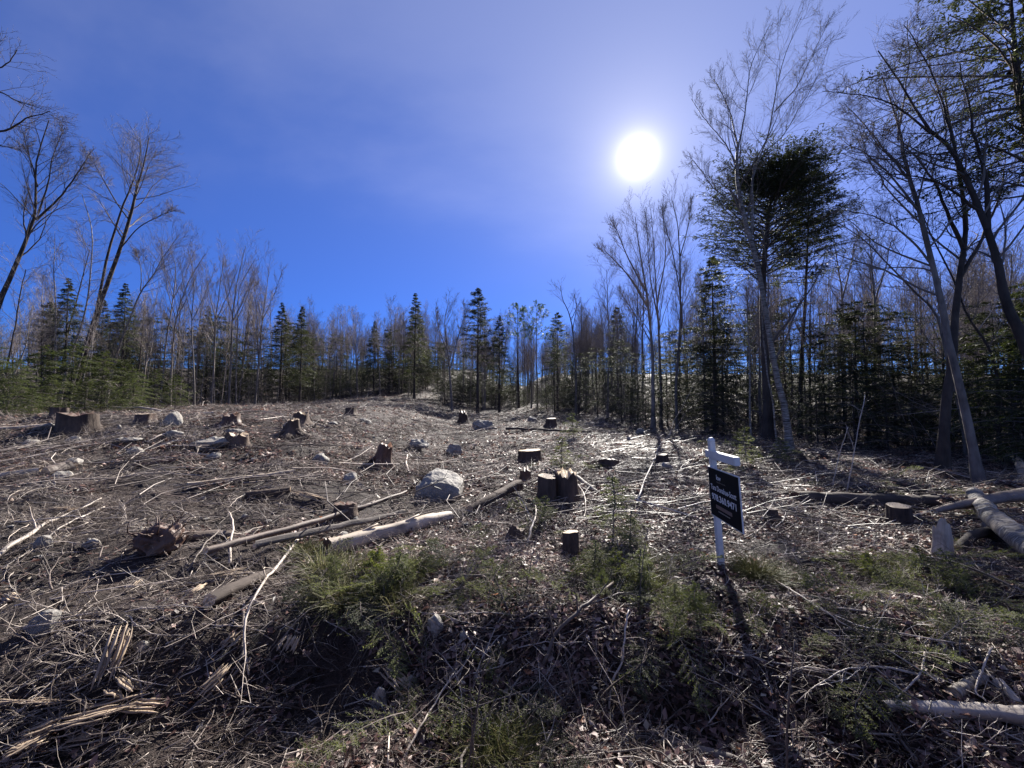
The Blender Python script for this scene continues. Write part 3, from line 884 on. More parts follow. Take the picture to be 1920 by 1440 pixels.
traced_conifer(19.5, [(1440, 824), (1436, 700), (1430, 560), (1436, 450), (1448, 360), (1455, 335)],
               'broad dark hemlock with a rounded heavy crown behind the leaning birch',
               r=0.24, cb=0.47, width=3.7, nb=250, st=11, q=11, bl=0.16, bw=0.036, droop=0.03, top_pow=0.34, updir=0.26, irregular=0.30, dead=26)
traced_conifer(20.5, [(1500, 822), (1502, 700), (1510, 560), (1515, 430), (1518, 330)],
               'narrower hemlock top showing right of the broad hemlock',
               r=0.13, cb=0.55, width=2.3, nb=130, st=9, q=9, bl=0.17, bw=0.036, droop=0.05, top_pow=0.5, updir=0.2, irregular=0.35, dead=14)
traced_conifer(9.5, [(2060, 905), (2020, 700), (1960, 430), (1925, 250), (1900, 60), (1885, -160)],
               'near hemlock overhanging the top right corner',
               r=0.18, cb=0.46, width=3.3, nb=165, st=13, q=9, bl=0.12, bw=0.03, droop=0.06, top_pow=0.45, updir=0.02, irregular=0.35, side=(-0.9, 0.1, 0))

# ------------------------------------------------------------------ shared variants
HW = [variant_hardwood(M_BARK, 0.5, h=15 + 1.5 * rng.standard_normal(), r=0.12, crown=0.36, limbs=20, limb_len=0.22, ang=32, up=0.16, rmin=0.011) for _ in range(4)]
HW += [variant_hardwood(M_BARKD, 0.4, h=15, r=0.15, crown=0.42, limbs=18, limb_len=0.27, ang=38, up=0.13, rmin=0.011) for _ in range(3)]
POLE = [variant_hardwood(M_BIRCH if i != 1 else M_BARK, 0.55, h=8.5, r=0.05, crown=0.4, limbs=16, limb_len=0.17, ang=40, sub=5, tw=3, rmin=0.007, lean=0.06 * i - 0.04) for i in range(3)]
SPR = [conifer(h=14, r=0.17, cb=0.2, width=2.5, nb=130, st=8, q=8, bl=0.24, bw=0.045, droop=0.10, top_pow=0.9, dead=10) for _ in range(2)]
SPR.append(conifer(h=14, r=0.19, cb=0.42, width=2.2, nb=105, st=8, q=8, bl=0.24, bw=0.045, droop=0.06, top_pow=0.7, irregular=0.45, dead=22))
YH = [conifer(h=6.0, r=0.07, cb=0.06, width=2.7, nb=85, st=10, q=9, bl=0.14, bw=0.030, droop=0.12, top_pow=0.6, irregular=0.55, needle=M_NEEDLEM) for _ in range(3)]
UND = [conifer(h=7.5, r=0.07, cb=0.10, width=2.9, nb=62, st=10, q=8, bl=0.17, bw=0.034, droop=0.10, top_pow=0.5, irregular=0.55, dead=12) for _ in range(3)]
PINE = [pine(), pine(cb=0.66, width=2.3)]


def stand(px, dep):
    x = (px - 960) / F0 * dep
    return (x, dep, gz(x, dep) - 0.08)


def scale_to(px_top, dep, h, px):
    """scale so a tree of height h reaches the photograph's height"""
    g = gz((px - 960) / F0 * dep, dep)
    top = AT(px, px_top, dep)[2]
    return (top - g) / h


for px, top, dep, v, nm, lab in [
    (777, 548, 48, SPR[0], 'spruce_tree', 'pointed dark spruce standing alone left of centre'),
    (896, 540, 47, SPR[2], 'spruce_tree', 'tallest pointed evergreen near the centre with a bare lower trunk'),
    (936, 590, 49, SPR[0], 'spruce_tree', 'smaller pointed evergreen right beside the tallest one'),
    (525, 566, 38, SPR[1], 'spruce_tree', 'dark pointed evergreen, left one of the pair at mid left'),
    (562, 573, 37, SPR[0], 'spruce_tree', 'dark pointed evergreen, right one of the pair at mid left'),
    (385, 572, 35, SPR[1], 'spruce_tree', 'pointed evergreen behind the upswept bare group at left'),
    (1160, 575, 46, SPR[2], 'spruce_tree', 'small pointed evergreen left of the fan-shaped bare tree'),
    (118, 520, 26, SPR[1], 'hemlock_tree', 'dark hemlock top left of the leaning maple'),
    (85, 565, 28, SPR[2], 'hemlock_tree', 'shorter dark hemlock at far left behind the pale birch pole'),
    (226, 530, 28, SPR[1], 'hemlock_tree', 'dark hemlock top behind the leaning white birch'),
    (185, 560, 30, SPR[0], 'hemlock_tree', 'dark hemlock hidden behind the leaning maple trunks'),
    (972, 573, 56, PINE[0], 'pine_tree', 'white pine with a flat tiered top, left one of two'),
    (1008, 572, 57, PINE[1], 'pine_tree', 'white pine with a tufted top, right one of two'),
    (1045, 585, 52, SPR[2], 'spruce_tree', 'ragged grey green evergreen right of the two pines'),
    (700, 600, 50, SPR[0], 'spruce_tree', 'thin low evergreen left of the lone pointed spruce'),
    (1340, 480, 25, SPR[2], 'hemlock_tree', 'grey green hemlock close left of the broad hemlock'),
]:
    h = v[0][1].vertices[-1].co.z
    plant(v, nm, stand(px, dep), scale_to(top, dep, h, px), label=lab)

ORD = ['leftmost', 'second from left', 'third from left', 'fourth from left', 'fifth from left', 'sixth from left', 'seventh from left', 'eighth from left',
       'ninth from left', 'tenth from left', 'eleventh from left', 'twelfth from left', 'rightmost']


def ordered(lst):
    lst = sorted(lst)
    return [(*q, ORD[-1] if i == len(lst) - 1 else ORD[i]) for i, q in enumerate(lst)]


# young sunlit hemlocks at left, silvery understory right of centre, dark clump at right
k = 0
for px, top, dep, od in ordered([(-30, 640, 15), (30, 668, 14.5), (75, 645, 17), (130, 640, 18), (190, 655, 19), (232, 672, 20), (250, 690, 18.5), (15, 700, 12.5),
                     (95, 700, 15.5), (160, 705, 17), (290, 690, 24), (330, 700, 25), (60, 725, 12.8)]):
    v = YH[k % 3]; k += 1
    plant(v, 'young_hemlock', stand(px, dep), scale_to(top, dep, 6.0, px), label='bushy sunlit green young hemlock in the far left thicket, ' + od,
          cat='evergreen', group='young hemlocks in the left thicket')
for px, top, dep, od in ordered([(1165, 640, 33), (1195, 660, 30), (1120, 650, 38), (1250, 620, 28), (1290, 610, 27), (1320, 640, 25), (1355, 610, 24), (1210, 690, 27), (1275, 680, 25.5),
                     (1085, 660, 43), (1040, 655, 46), (1340, 680, 22.5), (1380, 700, 22)]):
    v = UND[k % 3]; k += 1
    plant(v, 'young_hemlock', stand(px, dep), scale_to(top, dep, 7.5, px), label='grey green understory hemlock around the sunlit bare clump, ' + od,
          cat='evergreen', group='understory hemlocks right of centre')
for px, top, dep, od in ordered([(1580, 575, 18.5), (1625, 560, 17.5), (1675, 580, 17), (1545, 620, 19), (1600, 640, 16.5), (1660, 650, 16), (1710, 640, 16.5), (1530, 700, 17.5), (1740, 660, 17)]):
    v = UND[k % 3]; k += 1
    plant(v, 'young_hemlock', stand(px, dep), scale_to(top, dep, 7.5, px), label='dark shaded hemlock in the clump right of the big hemlock, ' + od,
          cat='evergreen', group='hemlocks in the dark clump at right')
for px, top, dep, od in ordered([(1870, 560, 13.5), (1915, 600, 12.5), (1950, 520, 13), (1835, 640, 14.5), (1895, 700, 12), (1960, 600, 11.5)]):
    v = (UND + YH)[k % 6]; k += 1
    plant(v, 'young_hemlock', stand(px, dep), scale_to(top, dep, 7.5 if v in UND else 6.0, px), label='dark hemlock behind the big trees at the right edge, ' + od,
          cat='evergreen', group='hemlocks at the right frame edge')

# fill of individual trees along the forest edge
ZONES = [(-300, 300, 'left edge treeline'), (300, 480, 'treeline below the upswept bare group'), (480, 740, 'mid left treeline'), (740, 1000, 'centre treeline'),
         (1000, 1200, 'treeline right of the pines'), (1200, 1420, 'treeline below the sun'), (1420, 1700, 'shaded wood behind the broad hemlock'), (1700, 2300, 'shaded wood at the right edge')]


def zone(px):
    for a, b_, n in ZONES:
        if a <= px < b_: return n
    return ZONES[0][2] if px < 0 else ZONES[-1][2]


TOPX = np.array([-300, 0, 150, 300, 480, 520, 600, 700, 900, 1020, 1100, 1200, 1300, 1420, 1600, 1800, 2300])
TOPY = np.array([560, 590, 590, 530, 510, 560, 575, 585, 580, 600, 560, 480, 480, 500, 520, 480, 420])
for i in range(190):
    px = rng.uniform(-160, 2080)
    back = rng.random() ** 1.5 * 26
    dep = edge_depth(px) + 0.5 + back
    top = np.interp(px, TOPX, TOPY) + rng.uniform(-5, 85) * (0.6 + 0.4 * rng.random())
    v = HW[rng.integers(len(HW))]
    h = v[0][1].vertices[-1].co.z
    s = np.clip(scale_to(top, dep, h, px), 0.35, 1.45)
    z = zone(px)
    plant(v, 'bare_tree', stand(px, dep), s, tilt=(rng.normal() * 0.03, rng.normal() * 0.03), label='slim bare grey hardwood in the ' + z, group='bare hardwoods, ' + z)
for i in range(80):
    px = rng.uniform(-100, 2000)
    if rng.random() < 0.35: px = rng.uniform(250, 620)
    dep = edge_depth(px) - 0.6 + rng.random() * 9
    v = POLE[rng.integers(3)]
    z = zone(px)
    plant(v, 'sapling', stand(px, dep), rng.uniform(0.55, 1.25), tilt=(rng.normal() * 0.05, rng.normal() * 0.05), label='thin pale sapling pole in the ' + z, group='sapling poles, ' + z)
for i in range(95):
    px = rng.uniform(120, 1800)
    dep = edge_depth(px) + 1.5 + rng.random() ** 0.8 * 30
    v = UND[rng.integers(3)]
    z = zone(px)
    plant(v, 'young_hemlock', stand(px, dep), rng.uniform(0.5, 1.25), label='low dark understory hemlock in the ' + z, cat='evergreen', group='low hemlocks, ' + z)

# ------------------------------------------------------------------ far wood (one mass, instances of the trees that stand in front)
def far_wood(n, sources, near=10, depth=95, s0=0.5, s1=0.9, name='far_wood', centre=0.45):
    px = np.where(rng.random(n) < centre, rng.uniform(560, 1200, n), rng.uniform(-500, 2420, n))
    dep = edge_depth(px) + near + rng.random(n) ** 1.1 * depth
    x = (px - 960) / F0 * dep
    V = np.stack([x, dep, height(x, dep) - 0.1], -1)
    b = MB(); b.add(V)
    me = b.mesh('far_wood', M_TWIG)
    o = link(name, me)
    ng = bpy.data.node_groups.new('far_wood', 'GeometryNodeTree')
    ng.interface.new_socket('Geometry', in_out='INPUT', socket_type='NodeSocketGeometry')
    ng.interface.new_socket('Geometry', in_out='OUTPUT', socket_type='NodeSocketGeometry')
    gi = ng.nodes.new('NodeGroupInput'); go = ng.nodes.new('NodeGroupOutput')
    allj = ng.nodes.new('GeometryNodeJoinGeometry')
    for root in sources:
        j = ng.nodes.new('GeometryNodeJoinGeometry')
        for c in root.children:
            oi = ng.nodes.new('GeometryNodeObjectInfo'); oi.transform_space = 'ORIGINAL'
            oi.inputs['Object'].default_value = c; oi.inputs['As Instance'].default_value = True
            ng.links.new(oi.outputs['Geometry'], j.inputs[0])
        gt = ng.nodes.new('GeometryNodeGeometryToInstance')
        ng.links.new(j.outputs[0], gt.inputs[0]); ng.links.new(gt.outputs[0], allj.inputs[0])
    iop = ng.nodes.new('GeometryNodeInstanceOnPoints')
    m2p = ng.nodes.new('GeometryNodeMeshToPoints')
    ng.links.new(gi.outputs[0], m2p.inputs[0]); ng.links.new(m2p.outputs[0], iop.inputs['Points'])
    ng.links.new(allj.outputs[0], iop.inputs['Instance']); iop.inputs['Pick Instance'].default_value = True
    ri = ng.nodes.new('FunctionNodeRandomValue'); ri.data_type = 'INT'
    ri.inputs[4].default_value = 0; ri.inputs[5].default_value = len(sources) - 1; ri.inputs['Seed'].default_value = 5
    ng.links.new(ri.outputs[2], iop.inputs['Instance Index'])
    rr = ng.nodes.new('FunctionNodeRandomValue'); rr.data_type = 'FLOAT_VECTOR'
    rr.inputs[0].default_value = (-0.05, -0.05, 0); rr.inputs[1].default_value = (0.05, 0.05, 6.28)
    ng.links.new(rr.outputs[0], iop.inputs['Rotation'])
    rs = ng.nodes.new('FunctionNodeRandomValue'); rs.data_type = 'FLOAT'
    rs.inputs[2].default_value = s0; rs.inputs[3].default_value = s1; rs.inputs['Seed'].default_value = 9
    ng.links.new(rs.outputs[1], iop.inputs['Scale'])
    ng.links.new(iop.outputs[0], go.inputs[0])
    md = o.modifiers.new('scatter', 'NODES'); md.node_group = ng
    return o


SRC = {}
for o in bpy.data.objects:
    if o.type == 'MESH' and o.parent and o.name.startswith('trunk'):
        for kk, v in enumerate(HW + UND + POLE):
            if o.data == v[0][1] and kk not in SRC: SRC[kk] = o.parent
fw = far_wood(850, [SRC[k] for k in sorted(SRC) if k <= 7])
fw2 = far_wood(1500, [SRC[k] for k in sorted(SRC) if k >= 7], 2.0, 45, 0.15, 0.5, 'thicket', 0.42)
tag(fw2, 'low thicket of saplings and small evergreens filling the wood floor', 'thicket', kind='stuff')
tag(fw, 'distant mass of bare trees and evergreens filling in behind the treeline', 'woodland', kind='stuff')

# dead brush between the trunks at the forest edge
def brush(n, lo, hi):
    px = rng.uniform(lo, hi, n); dep = edge_depth(px) - 1.0 + rng.random(n) ** 1.5 * 14
    x = (px - 960) / F0 * dep; z = height(x, dep)
    K = 4
    ln = rng.uniform(0.5, 2.6, n)
    el = np.radians(rng.uniform(5, 85, n) * np.where(rng.random(n) < 0.5, 1, 0.35))
    az = rng.random(n) * 6.28
    d = np.stack([np.cos(el) * np.cos(az), np.cos(el) * np.sin(az), np.sin(el)], -1)
    p = np.stack([x, dep, z + rng.random(n) ** 2 * 2.2], -1)
    pts = [p]
    for k in range(K - 1):
        d = unit(d + 0.2 * rng.standard_normal((n, 3)))
        p = p + d * (ln / (K - 1))[:, None]; pts.append(p)
    P = np.stack(pts, 1)
    Rr = np.maximum(ln * 0.005, 0.006)[:, None] * np.linspace(1, 0.4, K)[None]
    return P, Rr


P, Rr = brush(4200, -150, 2080)
P2, R2 = grow(P[:2200], Rr[:2200], 2, 0.2, 1, 45, 0.4, 3, 0.6, 0.0, 0.15, 0.4, 0.005, 0.3)
b = MB(); V, Q, _ = tubes(P, Rr, 3); b.add(V, Q, None, np.repeat(rng.random(len(P)), 12))
V, Q, _ = tubes(P2, R2, 3); b.add(V, Q, None, np.repeat(rng.random(len(P2)), 9))
tag(link('understory_brush', b.mesh('understory_brush', M_TWIG)), 'tangled bare brush between the trunks along the forest edge', 'brush', kind='stuff')

# ------------------------------------------------------------------ litter on the ground (nobody could count it)
def fan(n, d0, d1, p=1.0, side=1.55, extra=1.5):
    """points over the ground, thinner with distance; p = power of the distance law"""
    u = rng.random(n)
    if abs(p - 1) < 1e-6: d = d0 * (d1 / d0) ** u
    else: d = (d0 ** (1 - p) + u * (d1 ** (1 - p) - d0 ** (1 - p))) ** (1 / (1 - p))
    x = rng.uniform(-1, 1, n) * (side * d + extra)
    return x, d


def leaves(n, d0, d1, p, smin, smax):
    x, y = fan(n, d0, d1, p)
    cover = vnoise(x, y, 1.7, 21) + 0.6 * vnoise(x, y, 0.6, 22) + 0.55 * sst(-2.0, 2.0, x) - 0.35 * sst(-1, -4, x) * (1 - sst(6, 10, y))
    keep = cover > rng.uniform(-0.6, 0.5, n)
    x, y = x[keep], y[keep]; n = len(x)
    z = height(x, y) + 0.004 + rng.random(n) ** 2 * 0.05
    s = rng.uniform(smin, smax, n) * (1 + 0.035 * y)
    az = rng.random(n) * 6.28
    T = np.stack([np.cos(az), np.sin(az), 0.38 * rng.standard_normal(n)], -1); T = unit(T)
    S = np.stack([-np.sin(az), np.cos(az), 0.42 * rng.standard_normal(n)], -1); S = unit(S)
    c = np.stack([x, y, z], -1)
    N = np.cross(T, S)
    fold = rng.uniform(-0.25, 0.35, n)
    w = s * rng.uniform(0.4, 0.75, n)
    curl = (rng.uniform(-0.1, 0.3, n) * s)[:, None]
    V = np.stack([c - T * s[:, None] * 0.5, c + S * w[:, None] * 0.5 + N * (fold * s)[:, None],
                  c + T * s[:, None] * 0.5 + N * curl, c - S * w[:, None] * 0.5 + N * (fold * s)[:, None]], 1)
    k = np.arange(n)[:, None] * 4
    T3 = np.concatenate([k + np.array([[0, 2, 1]]), k + np.array([[0, 3, 2]])])
    patch = 0.16 * vnoise(x, y, 2.2, 31) + 0.10 * vnoise(x, y, 0.5, 32)
    t = np.clip(rng.beta(1.7, 2.5, n) + patch * 1.3, 0, 0.94)
    odd = rng.random(n)
    t = np.where(odd > 0.994, rng.uniform(0.95, 0.975, n), np.where(odd < 0.02, 1.0, t))
    return V.reshape(-1, 3), T3, np.repeat(t, 4)


b = MB()
for args in ((115000, 2.0, 9.0, 0.5, 0.03, 0.075), (95000, 8.0, 60.0, 1.0, 0.05, 0.10)):
    V, T3, tt = leaves(*args); b.add(V, None, T3, tt)
tag(link('leaf_litter', b.mesh('leaf_litter', M_LEAF)), 'brown dead leaf litter strewn over the whole clearing', 'leaf litter', kind='stuff')


def twigs(n, d0, d1, p, lmin, lmax, rk, K=4, bias=0.5, tl=0.34, tr=0.34, stick=0.12):
    x, y = fan(n, d0, d1, p)
    ln = lmin * (lmax / lmin) ** (rng.random(n) ** 1.6)
    az = np.where(rng.random(n) < bias, 0.25 + 0.38 * rng.standard_normal(n), rng.random(n) * 3.14)
    az = np.where(x > 2.2, az - 0.45 * (rng.random(n) < 0.7), az)
    dx, dy = np.cos(az), np.sin(az)
    s = np.linspace(-0.5, 0.5, K)[None]
    bend = (rng.standard_normal(n) * 0.13)[:, None] * ((2 * s) ** 2)
    jit = rng.standard_normal((2, n, K)) * 0.035
    X = x[:, None] + ln[:, None] * (dx[:, None] * (s + jit[0]) - dy[:, None] * (bend + jit[1]))
    Y = y[:, None] + ln[:, None] * (dy[:, None] * (s + jit[0]) + dx[:, None] * (bend + jit[1]))
    h = height(X, Y)
    hm = h.max(1, keepdims=True) * 0.45 + h * 0.55
    tilt = np.abs(rng.standard_normal(n) * stick)[:, None] * (s + 0.5) * ln[:, None]
    Z = hm + 0.008 + rng.random(n)[:, None] ** 2 * 0.05 + tilt
    P = np.stack([X, Y, Z], -1)
    r = np.clip(ln * rk * rng.uniform(0.6, 1.5, n), 0.0018, 0.02) * (1 + 0.02 * y)
    Rr = r[:, None] * np.linspace(1, 0.45, K)[None]
    t = np.clip(tl + tr * rng.standard_normal(n), 0, 1)
    return P, Rr, t


b = MB()
for (n, d0, d1, p, l0, l1, rk, K) in ((12000, 2.0, 8.0, 0.6, 0.05, 0.45, 0.0075, 3), (9000, 6.0, 48.0, 0.9, 0.2, 1.6, 0.008, 3)):
    P, Rr, t = twigs(n, d0, d1, p, l0, l1, rk, K)
    V, Q, _ = tubes(P, Rr, 3); b.add(V, Q, None, np.repeat(t, K * 3))
    m = n // 5
    P2, R2 = grow(P[:m], Rr[:m], 3, 0.3, 0.95, 42, 0.42, 3, 0.7, 0.03, 0.12, 0.5, 0.0016, 0.4)
    V, Q, _ = tubes(P2, R2, 3); b.add(V, Q, None, np.repeat(np.repeat(t[:m], 3), 9))
tag(link('twig_litter', b.mesh('twig_litter', M_STICK)), 'grey broken twigs scattered all over the clearing floor', 'twigs', kind='stuff')

b = MB()
P, Rr, t = twigs(7500, 2.0, 30.0, 0.8, 0.03, 0.2, 0.03, 2, 0.6, 0.66, 0.22, 0.25)
V, Q, T3 = tubes(P, Rr, 3, 0.35, True); b.add(V, Q, T3, np.repeat(t, 6))
tag(link('wood_chips', b.mesh('wood_chips', M_STICK)), 'pale splintered wood chips sprinkled between the slash', 'wood chips', kind='stuff')


# ------------------------------------------------------------------ stumps, rocks, logs
def disc(r, n, z, jag=0.0, irr=None):
    th = np.arange(n) * 2 * np.pi / n
    rr = r if irr is None else irr
    V = [(0, 0, z + 0.004)]
    for f in (0.5, 1.0):
        for a, q in zip(th, np.broadcast_to(rr, (n,))):
            V.append((math.cos(a) * q * f, math.sin(a) * q * f, z + (rng.normal() * jag if jag else 0)))
    T3 = [(0, 1 + j, 1 + (j + 1) % n) for j in range(n)]
    Q = [(1 + j, 1 + n + j, 1 + n + (j + 1) % n, 1 + (j + 1) % n) for j in range(n)]
    return V, Q, T3


def stump(px, py, wpx, hpx, label, cut='fresh', flare=0.5, lean=(0, 0), jag=0.0, barkm=None, twin=None, roots=0):
    g = G(px, py); d = g[1]
    r = wpx / 2 * d / F0 / (1 + flare * 0.25); h = hpx * d / F0
    root = empty('tree_stump', (g[0], d + r * 0.7, gz(g[0], d + r * 0.7)), (lean[0], lean[1], rng.random() * 0.6))
    n = 26; th = np.arange(n) * 2 * np.pi / n
    lob = 1 + 0.07 * np.sin(3 * th + rng.random() * 6) + 0.05 * np.sin(5 * th + rng.random() * 6) + 0.02 * rng.standard_normal(n)
    jn = rng.random(n) - 0.6; jn = 0.5 * jn + 0.3 * np.roll(jn, 1) + 0.3 * np.roll(jn, 2)
    top = np.full(n, h) + jag * h * jn * 1.3 + (0.06 * h * np.cos(th + rng.random() * 6))
    rings = []
    fl = np.clip(0.5 + 0.8 * np.sin(4 * th + rng.random() * 6), 0, 1.4)
    for f in (-0.25, 0.0, 0.15, 0.35, 0.6, 0.85, 1.0):
        rr = r * lob * (1 + flare * (0.4 + fl) * math.exp(-max(f, 0) * 4.5)) * (1 + 0.015 * rng.standard_normal(n))
        rings.append(np.stack([rr * np.cos(th), rr * np.sin(th), np.where(f > 0, top * f, f * h) + 0 * th], -1))
    Vb = np.concatenate(rings); K = len(rings)
    Q = [(k * n + j, k * n + (j + 1) % n, (k + 1) * n + (j + 1) % n, (k + 1) * n + j) for k in range(K - 1) for j in range(n)]
    b = MB(); b.add(Vb, Q)
    link('bark', b.mesh('stump_bark', barkm or M_STUMP, True), root)
    b = MB()
    rt = r * lob * 0.985
    V = [(0, 0, float(np.mean(top)) * (1 - 0.1 * (jag > 0)))]
    for f in (0.55, 1.0):
        for j in range(n):
            V.append((rt[j] * f * math.cos(th[j]), rt[j] * f * math.sin(th[j]),
                      float(top[j]) - 0.004 if f == 1.0 else float(np.mean(top)) * 0.5 + 0.5 * float(top[j]) + jag * h * 0.3 * rng.normal()))
    T3 = [(0, 1 + j, 1 + (j + 1) % n) for j in range(n)]
    Q = [(1 + j, 1 + n + j, 1 + n + (j + 1) % n, 1 + (j + 1) % n) for j in range(n)]
    b.add(V, Q, T3)
    link('cut_face', b.mesh('stump_cut_face', M_CUT if cut == 'fresh' else (M_CUTD if cut == 'old' else M_ROT)), root)
    for k in range(roots):
        a = rng.random() * 6.28 if k else math.pi
        pts = [(r * 0.6 * math.cos(a), r * 0.6 * math.sin(a), h * 0.35), (r * 1.5 * math.cos(a), r * 1.5 * math.sin(a), h * 0.12),
               (r * 2.4 * math.cos(a + 0.2), r * 2.4 * math.sin(a + 0.2), -0.05)]
        P = resample(pts, 7); V, Q, _ = tubes(P, np.linspace(r * 0.28, r * 0.08, 7), 7, 0.08)
        bb = MB(); bb.add(V, Q)
        link('root', bb.mesh('stump_root', barkm or M_STUMP, True), root)
    if twin:
        pass
    tag(root, label, 'stump')
    return root


def hull_mesh(pts, name, m, sub=2, amp=0.02, seed=0, smooth_it=1):
    bm = bmesh.new()
    for p in pts: bm.verts.new(p)
    bmesh.ops.convex_hull(bm, input=bm.verts)
    bmesh.ops.delete(bm, geom=[v for v in bm.verts if not v.link_faces], context='VERTS')
    bmesh.ops.triangulate(bm, faces=bm.faces)
    for s in range(sub):
        bmesh.ops.subdivide_edges(bm, edges=bm.edges, cuts=1, use_grid_fill=True)
        if s < smooth_it: bmesh.ops.smooth_vert(bm, verts=bm.verts, factor=0.4, use_axis_x=True, use_axis_y=True, use_axis_z=True)
        bmesh.ops.triangulate(bm, faces=bm.faces)
    for v in bm.verts:
        c = v.co * 7 + Vector((seed * 3.1, seed * 1.7, seed))
        v.co += v.co.normalized() * amp * (mnoise.noise(c) + 0.5 * mnoise.noise(c * 2.3))
    me = bpy.data.meshes.new(name)
    bm.normal_update(); bm.to_mesh(me); bm.free()
    me.materials.append(m)
    return me


def rock(px, py, wpx, hpx, label, name='boulder', group=None, sink=0.35, cat='rock'):
    g = G(px, py); d = g[1]
    w = wpx * d / F0; h = hpx * d / F0 * 1.25
    n = 18
    v = rng.standard_normal((n, 3)); v = unit(v) * (0.85 + 0.3 * rng.random((n, 1)))
    v = v * np.array([w / 2, w / 2 * rng.uniform(0.6, 0.95), h * 0.62])
    me = hull_mesh([tuple(q) for q in v], 'rock', M_ROCK, 3, 0.06 * w, rng.integers(100), 1)
    o = link(name, me)
    o.location = (g[0], d + w * 0.3, gz(g[0], d + w * 0.3) + h * (0.5 - sink))
    o.rotation_euler = (0, 0, rng.random() * 0.8 - 0.4)
    tag(o, label, cat, group)
    return o


# the big boulder
g = G(818, 938); d = g[1]; w = 88 * d / F0; h = 56 * d / F0
pts = [(0, 0, -0.15), (1, 0.05, -0.15), (0.0, 0.1, 0.42), (0.05, 0, 0.5), (0.40, -0.04, 0.70), (0.72, -0.03, 0.60), (1.0, 0.03, 0.47), (0.99, 0.0, 0.1),
       (0.32, 0.42, 1.02), (0.42, 0.5, 1.0), (0.80, 0.5, 0.86), (1.02, 0.55, 0.62), (0.1, 0.6, 0.6), (0.05, 0.8, -0.15), (0.95, 0.8, -0.15)]
pts = [((a - 0.5) * w, b_ * w * 1.25, c * h) for a, b_, c in pts]
bo = link('boulder', hull_mesh(pts, 'big_boulder', M_ROCK, 4, 0.03, 5, 1))
bo.location = (g[0], g[1], gz(g[0], g[1]) - 0.05)
tag(bo, 'largest grey boulder with a flat sunlit top, centre of the clearing', 'boulder')

for px, py, w, h, lab in [
    (72, 812, 58, 15, 'low pale flat boulder in front of the big dark stump'), (130, 832, 40, 14, 'pale stone to the right below the flat boulder at left'),
    (47, 836, 34, 12, 'small grey stone left of the pale one at far left'), (232, 832, 46, 10, 'flat whitish slab of rock in line with the wedge rock'),
    (313, 820, 40, 11, 'bluish grey flat rock just right of the bent white stick'), (428, 812, 44, 9, 'whitish flat rock between two dark stumps at mid left'),
    (247, 854, 34, 15, 'rounded grey stone alone below the flat whitish slab'), (307, 840, 24, 9, 'small pale stone above the long low boulder'),
    (378, 848, 76, 20, 'long low grey boulder in front of the hollow dark stump'), (394, 862, 30, 14, 'small pale rock touching the long low boulder'),
    (127, 878, 36, 18, 'pale rock at the end of a half buried log at left'), (98, 898, 40, 14, 'grey rock left below the half buried log'),
    (593, 870, 42, 20, 'dark rounded rock with a lit right side left of the red stump'), (655, 908, 34, 24, 'round pale rock left of the largest boulder'),
    (672, 917, 20, 14, 'fist sized tan rock beside the round pale rock'), (848, 855, 40, 22, 'dark angular rock behind the largest boulder'),
    (783, 846, 44, 18, 'low dark rock behind and left of the largest boulder'), (60, 1196, 56, 38, 'big pale rock at the far left of the foreground'),
    (72, 1032, 36, 26, 'white topped rock near the long white branch at left'), (815, 1196, 36, 30, 'rounded stone lodged in the shaded bank'),
    (255, 1228, 32, 16, 'pale stone next to the upright torn splinter at lower left'), (708, 1338, 34, 38, 'pale upright stone in the ditch below the bank'),
    (165, 1030, 30, 14, 'tan stone right of the white topped rock'), (870, 1205, 20, 14, 'small stone in the bank right of the rounded one'),
    (1205, 815, 30, 12, 'dark rock near the foot of the fan-shaped tree'), (905, 805, 60, 20, 'dark mossy boulder hump far back in the centre'),
    (1000, 792, 24, 12, 'small dark rock left of the long dark pole end, far back'), (1250, 880, 26, 12, 'low dark stone right of the leaning white branch'),
    (640, 1010, 24, 12, 'small stone under the pale debarked log'), (1075, 830, 24, 10, 'small stone beyond the flat topped stump'),
    (680, 792, 30, 10, 'low grey stone far back right of the rooted stumps'), (620, 800, 26, 10, 'pale far stone right of the rooted stumps'),
]:
    rock(px, py, w, h, lab)

# pale wedge shaped block and the reddish block left of it
g = G(315, 800); w = 36 * g[1] / F0; h = 32 * g[1] / F0
pts = [(-0.5, 0, -0.2), (0.5, 0, -0.2), (-0.45, 0.1, 0.35), (0.05, 0.05, 0.95), (0.12, 0.4, 1.0), (0.5, 0.3, 0.1), (-0.4, 0.6, 0.3), (0.45, 0.7, -0.2), (-0.5, 0.7, -0.2), (0.2, 0.6, 0.8)]
wr = link('boulder', hull_mesh([(a * w, b_ * w, c * h) for a, b_, c in pts], 'wedge_rock', M_ROCK, 3, 0.03, 2, 1))
wr.location = g
tag(wr, 'pale wedge shaped rock with a slanted lit right face at left', 'rock')
stump(262, 797, 32, 17, 'low reddish brown block stump left of the pale wedge rock', 'old', 0.2, (0, 0), 0.1, M_ROT)
stump(125, 808, 58, 36, 'biggest dark stump at far left with splintered right side', 'rot', 0.3, (0, 0), 0.3, M_STUMP, roots=2)
stump(100, 785, 26, 18, 'small dark stump behind the biggest stump at far left', 'rot', 0.3)
stump(426, 800, 32, 20, 'reddish mossy stump mound right of the pale wedge rock', 'rot', 0.8, (0, 0), 0.5, M_ROT, roots=2)
stump(436, 838, 40, 22, 'hollow dark stump behind the long low boulder', 'old', 0.35, (0, 0), 0.6, M_STUMP)
stump(560, 800, 30, 26, 'dark stump with spread roots, upper one of two', 'old', 1.0, (0, 0), 0.5, M_STUMP, roots=4)
